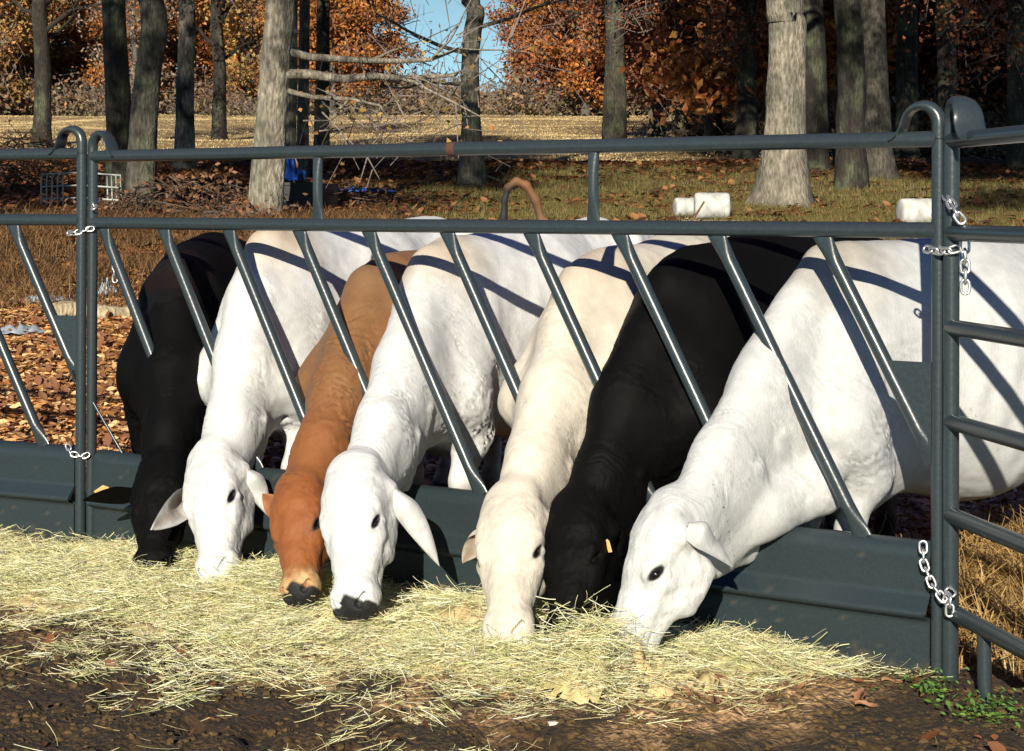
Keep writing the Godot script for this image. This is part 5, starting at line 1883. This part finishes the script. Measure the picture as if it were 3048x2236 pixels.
func crumpled(rng: RandomNumberGenerator, size: Vector2, tall: float, color: Color) -> ArrayMesh:
	var st := new_st()
	st.set_smooth_group(0)
	var n := 14
	var off := rng.randf() * 50.0
	var g := []
	for i in n + 1:
		for j in n + 1:
			var x := (float(i) / n - 0.5)
			var z := (float(j) / n - 0.5)
			var y := (0.25 + absf(noise_b.get_noise_2d(x * 2.6 + off, z * 2.6))) * tall * 1.5 * (1.0 - 2.6 * maxf(absf(x), absf(z)) * maxf(absf(x), absf(z)))
			g.append(Vector3(x * size.x * (1.0 + 0.3 * noise_b.get_noise_1d(z * 5.0 + off)), maxf(y, 0.0) + 0.01, z * size.y * (1.0 + 0.3 * noise_b.get_noise_1d(x * 5.0 + off))))
	for i in n:
		for j in n:
			var o := i * (n + 1) + j
			st.set_color(color * rng.randf_range(0.85, 1.1))
			quad(st, g[o], g[o + n + 1], g[o + n + 2], g[o + 1])
	return done(st)


func build_yard_things() -> void:
	var rng := RandomNumberGenerator.new()
	rng.seed = 99
	var v := func(u: float, t: float) -> float: return (u - 1126.0) / 4000.0 * t
	var white := Color(0.62, 0.64, 0.62)
	# white plastic barrels on their sides
	for q in [["larger white plastic barrel lying on boards near the biggest trunk", 1566.0, 27.6, 0.205, 0.55, 0.55], ["smaller white plastic barrel lying left of the larger one", 1512.0, 28.1, 0.15, 0.42, 0.75]]:
		var at := spot(v.call(q[1], q[2]), q[2])
		var o := thing("plastic_barrel", q[0], "barrel", at + Vector3(0, q[3] * 0.97 + 0.03, 0), q[5], "white barrels lying in the grass")
		var st := new_st()
		drum(st, q[3], q[4], 0.1, white)
		put("shell", done(st), mats["painted"], o)
		var cap := new_st()
		cap.set_color(Color(0.08, 0.08, 0.08))
		tube(cap, line(Vector3(0, q[3] * 0.97, 0.02), Vector3(0, q[3] * 1.06, 0.025)), 0.035, 12)
		put("bung", done(cap), mats["painted"], o)
	var at := spot(v.call(2026, 26), 26.0)
	var o := thing("plastic_barrel", "white barrel cut short, lying beyond the rail left of the corner post", "barrel", at + Vector3(0, 0.19, 0), TURN + 0.12, "white barrels lying in the grass")
	var st := new_st()
	drum(st, 0.195, 0.66, 0.1, Color(0.66, 0.67, 0.65))
	put("shell", done(st), mats["painted"], o)
	st = new_st()
	st.set_color(Color(0.03, 0.025, 0.02))
	tube(st, line(Vector3(0.10, -0.03, 0.18), Vector3(0.10, -0.035, 0.204)), 0.022, 14)
	put("bung", done(st), mats["painted"], o)
	# boards under the barrels and the stake beside them
	for q in [["weathered board lying in front of the white barrels", 1560.0, 27.1, 1.0, 0.25], ["short weathered board under the smaller white barrel", 1500.0, 27.5, 0.55, -0.1]]:
		st = new_st()
		st.set_color(Color(0.50, 0.46, 0.36))
		box(st, Vector3.ZERO, Vector3(q[3] * 0.5, 0.018, 0.07))
		var b := put("board", done(st, true), mats["painted"], self, spot(v.call(q[1], q[2]), q[2]) + Vector3(0, 0.03, 0))
		b.rotation.y = TURN + q[4]
		tag(b, q[0], "board", "boards by the white barrels")
	st = new_st()
	st.set_color(Color(0.25, 0.14, 0.07))
	tube(st, PackedVector3Array([Vector3(-0.10, -0.05, 0), Vector3(0.0, 0.12, 0), Vector3(0.06, 0.21, 0.01), Vector3(0.14, 0.34, 0.0)]), 0.022, 8, 0.014)
	var stick := put("stick", done(st), mats["bark"], self, spot(v.call(1528, 26.6), 26.6))
	stick.rotation.y = TURN
	tag(stick, "brown stick leaning in front of the white barrels", "stick")
	# a white metal rack on the ground, left
	o = thing("metal_rack", "white metal rack with upright bars standing in the shade at far left", "rack", spot(v.call(150, 29), 29.0), TURN + 0.2)
	var wm := Color(0.48, 0.50, 0.48)
	for k in 5:
		st = new_st()
		st.set_color(wm)
		tube(st, PackedVector3Array([Vector3(-0.42 + k * 0.085, 0.05, 0.02 * k), Vector3(-0.42 + k * 0.085, 0.50, 0.02 * k), Vector3(-0.40 + k * 0.085, 0.56, 0.02 * k - 0.03)]), 0.012, 8)
		put("upright_bar", done(st), mats["painted"], o)
	for k in 4:
		st = new_st()
		st.set_color(wm)
		tube(st, line(Vector3(0.62 + k * 0.07, 0.02, 0.02 * k), Vector3(0.60 + k * 0.07, 0.55, 0.02 * k)), 0.011, 8)
		put("upright_bar", done(st), mats["painted"], o)
	for y in [0.56, 0.36, 0.16]:
		st = new_st()
		st.set_color(wm)
		tube(st, PackedVector3Array([Vector3(-0.43, y, 0), Vector3(0.2, y + 0.03, 0.05), Vector3(0.82, y - 0.01, 0.05)]), 0.014, 8)
		put("cross_rail", done(st), mats["painted"], o)
	# fallen pale log behind the left panel joint
	o = thing("fallen_log", "pale barkless log lying in the leaves behind the left post", "log", spot(v.call(255, 16.2), 16.2) + Vector3(0, 0.07, 0), TURN + 0.25)
	st = new_st()
	var pts := PackedVector3Array()
	var rr := PackedFloat32Array()
	for k in 12:
		pts.append(Vector3(-0.55 + k * 0.1, 0.02 * sin(k * 0.9), 0.02 * cos(k * 1.3)))
		rr.append(0.085 + 0.012 * sin(k * 1.7) - k * 0.002)
	st.set_color(Color(0.60, 0.50, 0.32))
	sweep(st, pts, rr, rr, Vector3.UP, 14)
	put("trunk", done(st), mats["bark"], o)
	st = new_st()
	st.set_color(Color(0.62, 0.55, 0.42))
	tube(st, PackedVector3Array([Vector3(0.20, 0.05, 0), Vector3(0.36, 0.17, -0.1), Vector3(0.62, 0.22, -0.2)]), 0.03, 8, 0.015)
	put("branch_stub", done(st), mats["bark"], o)
	# torn plastic sheeting
	for q in [["torn pale blue plastic sheet lying in the leaves at the left edge", 45.0, 15.2, 0.42, 0.36, 0.07], ["flat scrap of pale blue plastic sheet beside the slanting bar", 105.0, 17.2, 0.50, 0.5, 0.07], ["small scrap of plastic sheet sticking up beside the left post", 236.0, 17.6, 0.16, 0.12, 0.16]]:
		var p := put("plastic_sheet", crumpled(rng, Vector2(q[3], q[4]), q[5], Color(0.50, 0.58, 0.64)), mats["painted"], self, spot(v.call(q[1], q[2]), q[2]) + Vector3(0, 0.02, 0))
		p.rotation.y = rng.randf() * 6.0
		tag(p, q[0], "plastic sheet", "scraps of plastic sheet in the leaves")
	# things by the pale tree: blue tarpaulin, black tank, rusty drum, a grey tub
	var tarp := put("tarpaulin", crumpled(rng, Vector2(0.40, 0.8), 0.75, Color(0.02, 0.12, 0.62)), mats["painted"], self, spot(v.call(622, 34), 34.0) + Vector3(0, 0.02, 0))
	tag(tarp, "bright blue tarpaulin heaped behind the pale sunlit trunk", "tarpaulin")
	tarp = put("tarpaulin", crumpled(rng, Vector2(1.1, 0.3), 0.10, Color(0.02, 0.12, 0.55)), mats["painted"], self, spot(v.call(800, 33), 33.0) + Vector3(0, 0.05, 0))
	tarp.rotation.y = TURN
	tag(tarp, "flat strip of blue tarpaulin lying right of the rusty drum", "tarpaulin")
	o = thing("water_tank", "black box-shaped tank standing right of the pale sunlit trunk", "tank", spot(v.call(657, 29), 29.0), TURN + 0.1)
	st = new_st()
	st.set_color(Color(0.012, 0.012, 0.013))
	box(st, Vector3(0, 0.24, 0), Vector3(0.31, 0.24, 0.22))
	put("shell", done(st), mats["painted"], o)
	st = new_st()
	st.set_color(Color(0.02, 0.02, 0.02))
	box(st, Vector3(0, 0.50, 0), Vector3(0.33, 0.022, 0.24))
	put("lid", done(st), mats["painted"], o)
	o = thing("metal_drum", "rusty brown metal drum standing upright right of the black tank", "drum", spot(v.call(720, 30), 30.0) + Vector3(0, 0.22, 0), 0.3)
	st = new_st()
	drum(st, 0.17, 0.44, 0.0, Color(0.17, 0.085, 0.055))
	var shell := put("shell", done(st), mats["painted"], o)
	shell.rotation.z = PI / 2
	o = thing("plastic_tub", "upturned dark grey tub in the brush left of the pale trunk", "tub", spot(v.call(470, 27), 27.0), 0.4)
	st = new_st()
	st.set_color(Color(0.09, 0.10, 0.115))
	sweep(st, PackedVector3Array([Vector3(0, 0, 0), Vector3(0, 0.02, 0), Vector3(0, 0.2, 0), Vector3(0, 0.22, 0)]), PackedFloat32Array([0.22, 0.215, 0.17, 0.15]), PackedFloat32Array([0.22, 0.215, 0.17, 0.15]), Vector3.RIGHT, 20)
	put("shell", done(st), mats["painted"], o)
	# brush piles: heaps of dead branches
	for q in [["heap of dead dark brush and branches left of the pale trunk", 430.0, 28.0, 2.3, 0.65, 210], ["big dark brush heap at the left edge beyond the panel", 40.0, 33.0, 2.6, 1.1, 260], ["low tangle of dead branches round the pale trunk's foot", 545.0, 26.3, 0.8, 0.3, 60], ["low brush heap right of the rusty drum", 770.0, 31.0, 1.2, 0.28, 60]]:
		o = thing("brush_pile", q[0], "brush pile", spot(v.call(q[1], q[2]), q[2]), TURN, "heaps of dead brush by the trees")
		st = new_st()
		for k in q[5]:
			var x: float = rng.randfn() * q[3] * 0.42
			var top: float = q[4] * exp(-pow(x / (q[3] * 0.6), 2.0))
			var p := Vector3(x, rng.randf() * top, rng.randfn() * 0.5)
			var d := Vector3(rng.randfn(), rng.randfn() * 0.35, rng.randfn()).normalized() * rng.randf_range(0.3, 0.9)
			st.set_color(Color(0.11, 0.075, 0.05) * rng.randf_range(0.5, 2.2))
			var m := p + d * 0.5 + Vector3(rng.randfn(), rng.randfn(), rng.randfn()) * 0.08
			tube(st, PackedVector3Array([p - d * 0.5, m - d * 0.3, p + d * 0.5]), rng.randf_range(0.008, 0.02), 5, 0.004)
		var tw := put("branch_tangle", done(st), mats["bark"], o)
		tw.set_meta("kind", "stuff")
		var tips := []
		for k in int(q[5] * 0.5):
			var x: float = rng.randfn() * q[3] * 0.42
			tips.append(Vector3(x, rng.randf() * q[4] * exp(-pow(x / (q[3] * 0.6), 2.0)), rng.randfn() * 0.4))
		var lv := put("dead_leaves", crown_mesh(rng, tips, 12, 0.16, 0.05, [Color(0.16, 0.07, 0.03), Color(0.10, 0.05, 0.03), Color(0.24, 0.11, 0.04)]), mats["leaf"], o)
		lv.set_meta("kind", "stuff")
	# a dozen big fallen leaves by the corner post
	var big := leaf_shape()
	for k in 11:
		var x := rng.randf_range(3.15, 3.75)
		var z := rng.randf_range(0.22, 0.62) - (x - 3.4) * 0.3
		var l := put("fallen_leaf", big, mats["leaf"], self, Vector3(x, ground_height(x, z) + 0.012, z))
		l.rotation = Vector3(rng.randfn() * 0.12, rng.randf() * TAU, rng.randfn() * 0.12)
		l.scale = Vector3.ONE * rng.randf_range(0.55, 0.9)
		tag(l, "curled pinkish brown oak leaf lying on the mud by the corner post", "leaf", "fallen oak leaves by the corner post")
	var chip := new_st()
	chip.set_color(Color(0.72, 0.66, 0.52))
	box(chip, Vector3.ZERO, Vector3(0.022, 0.004, 0.007))
	var c := put("wood_chip", done(chip), mats["straw"], self, Vector3(3.02, ground_height(3.02, 1.10) + 0.006, 1.10))
	c.rotation.y = 0.9
	tag(c, "small pale wood chip lying on the bare mud in the foreground", "wood chip")


func leaf_shape() -> ArrayMesh:
	var st := new_st()
	st.set_smooth_group(0)
	var half := [[-0.05, 0.002], [-0.035, 0.014], [-0.022, 0.010], [-0.008, 0.024], [0.006, 0.014], [0.02, 0.022], [0.034, 0.010], [0.048, 0.002]]
	for i in half.size() - 1:
		for s in [-1.0, 1.0]:
			var a := Vector3(half[i][0], 0.006 * sin(i * 0.9), 0)
			var b := Vector3(half[i + 1][0], 0.006 * sin(i * 0.9 + 0.9), 0)
			var c := Vector3(half[i + 1][0], b.y + 0.010, half[i + 1][1] * s)
			var d := Vector3(half[i][0], a.y + 0.010, half[i][1] * s)
			st.set_color(Color(0.32, 0.17, 0.085).lerp(Color(0.22, 0.095, 0.04), i / 8.0))
			quad(st, a, b, c, d)
	return done(st)
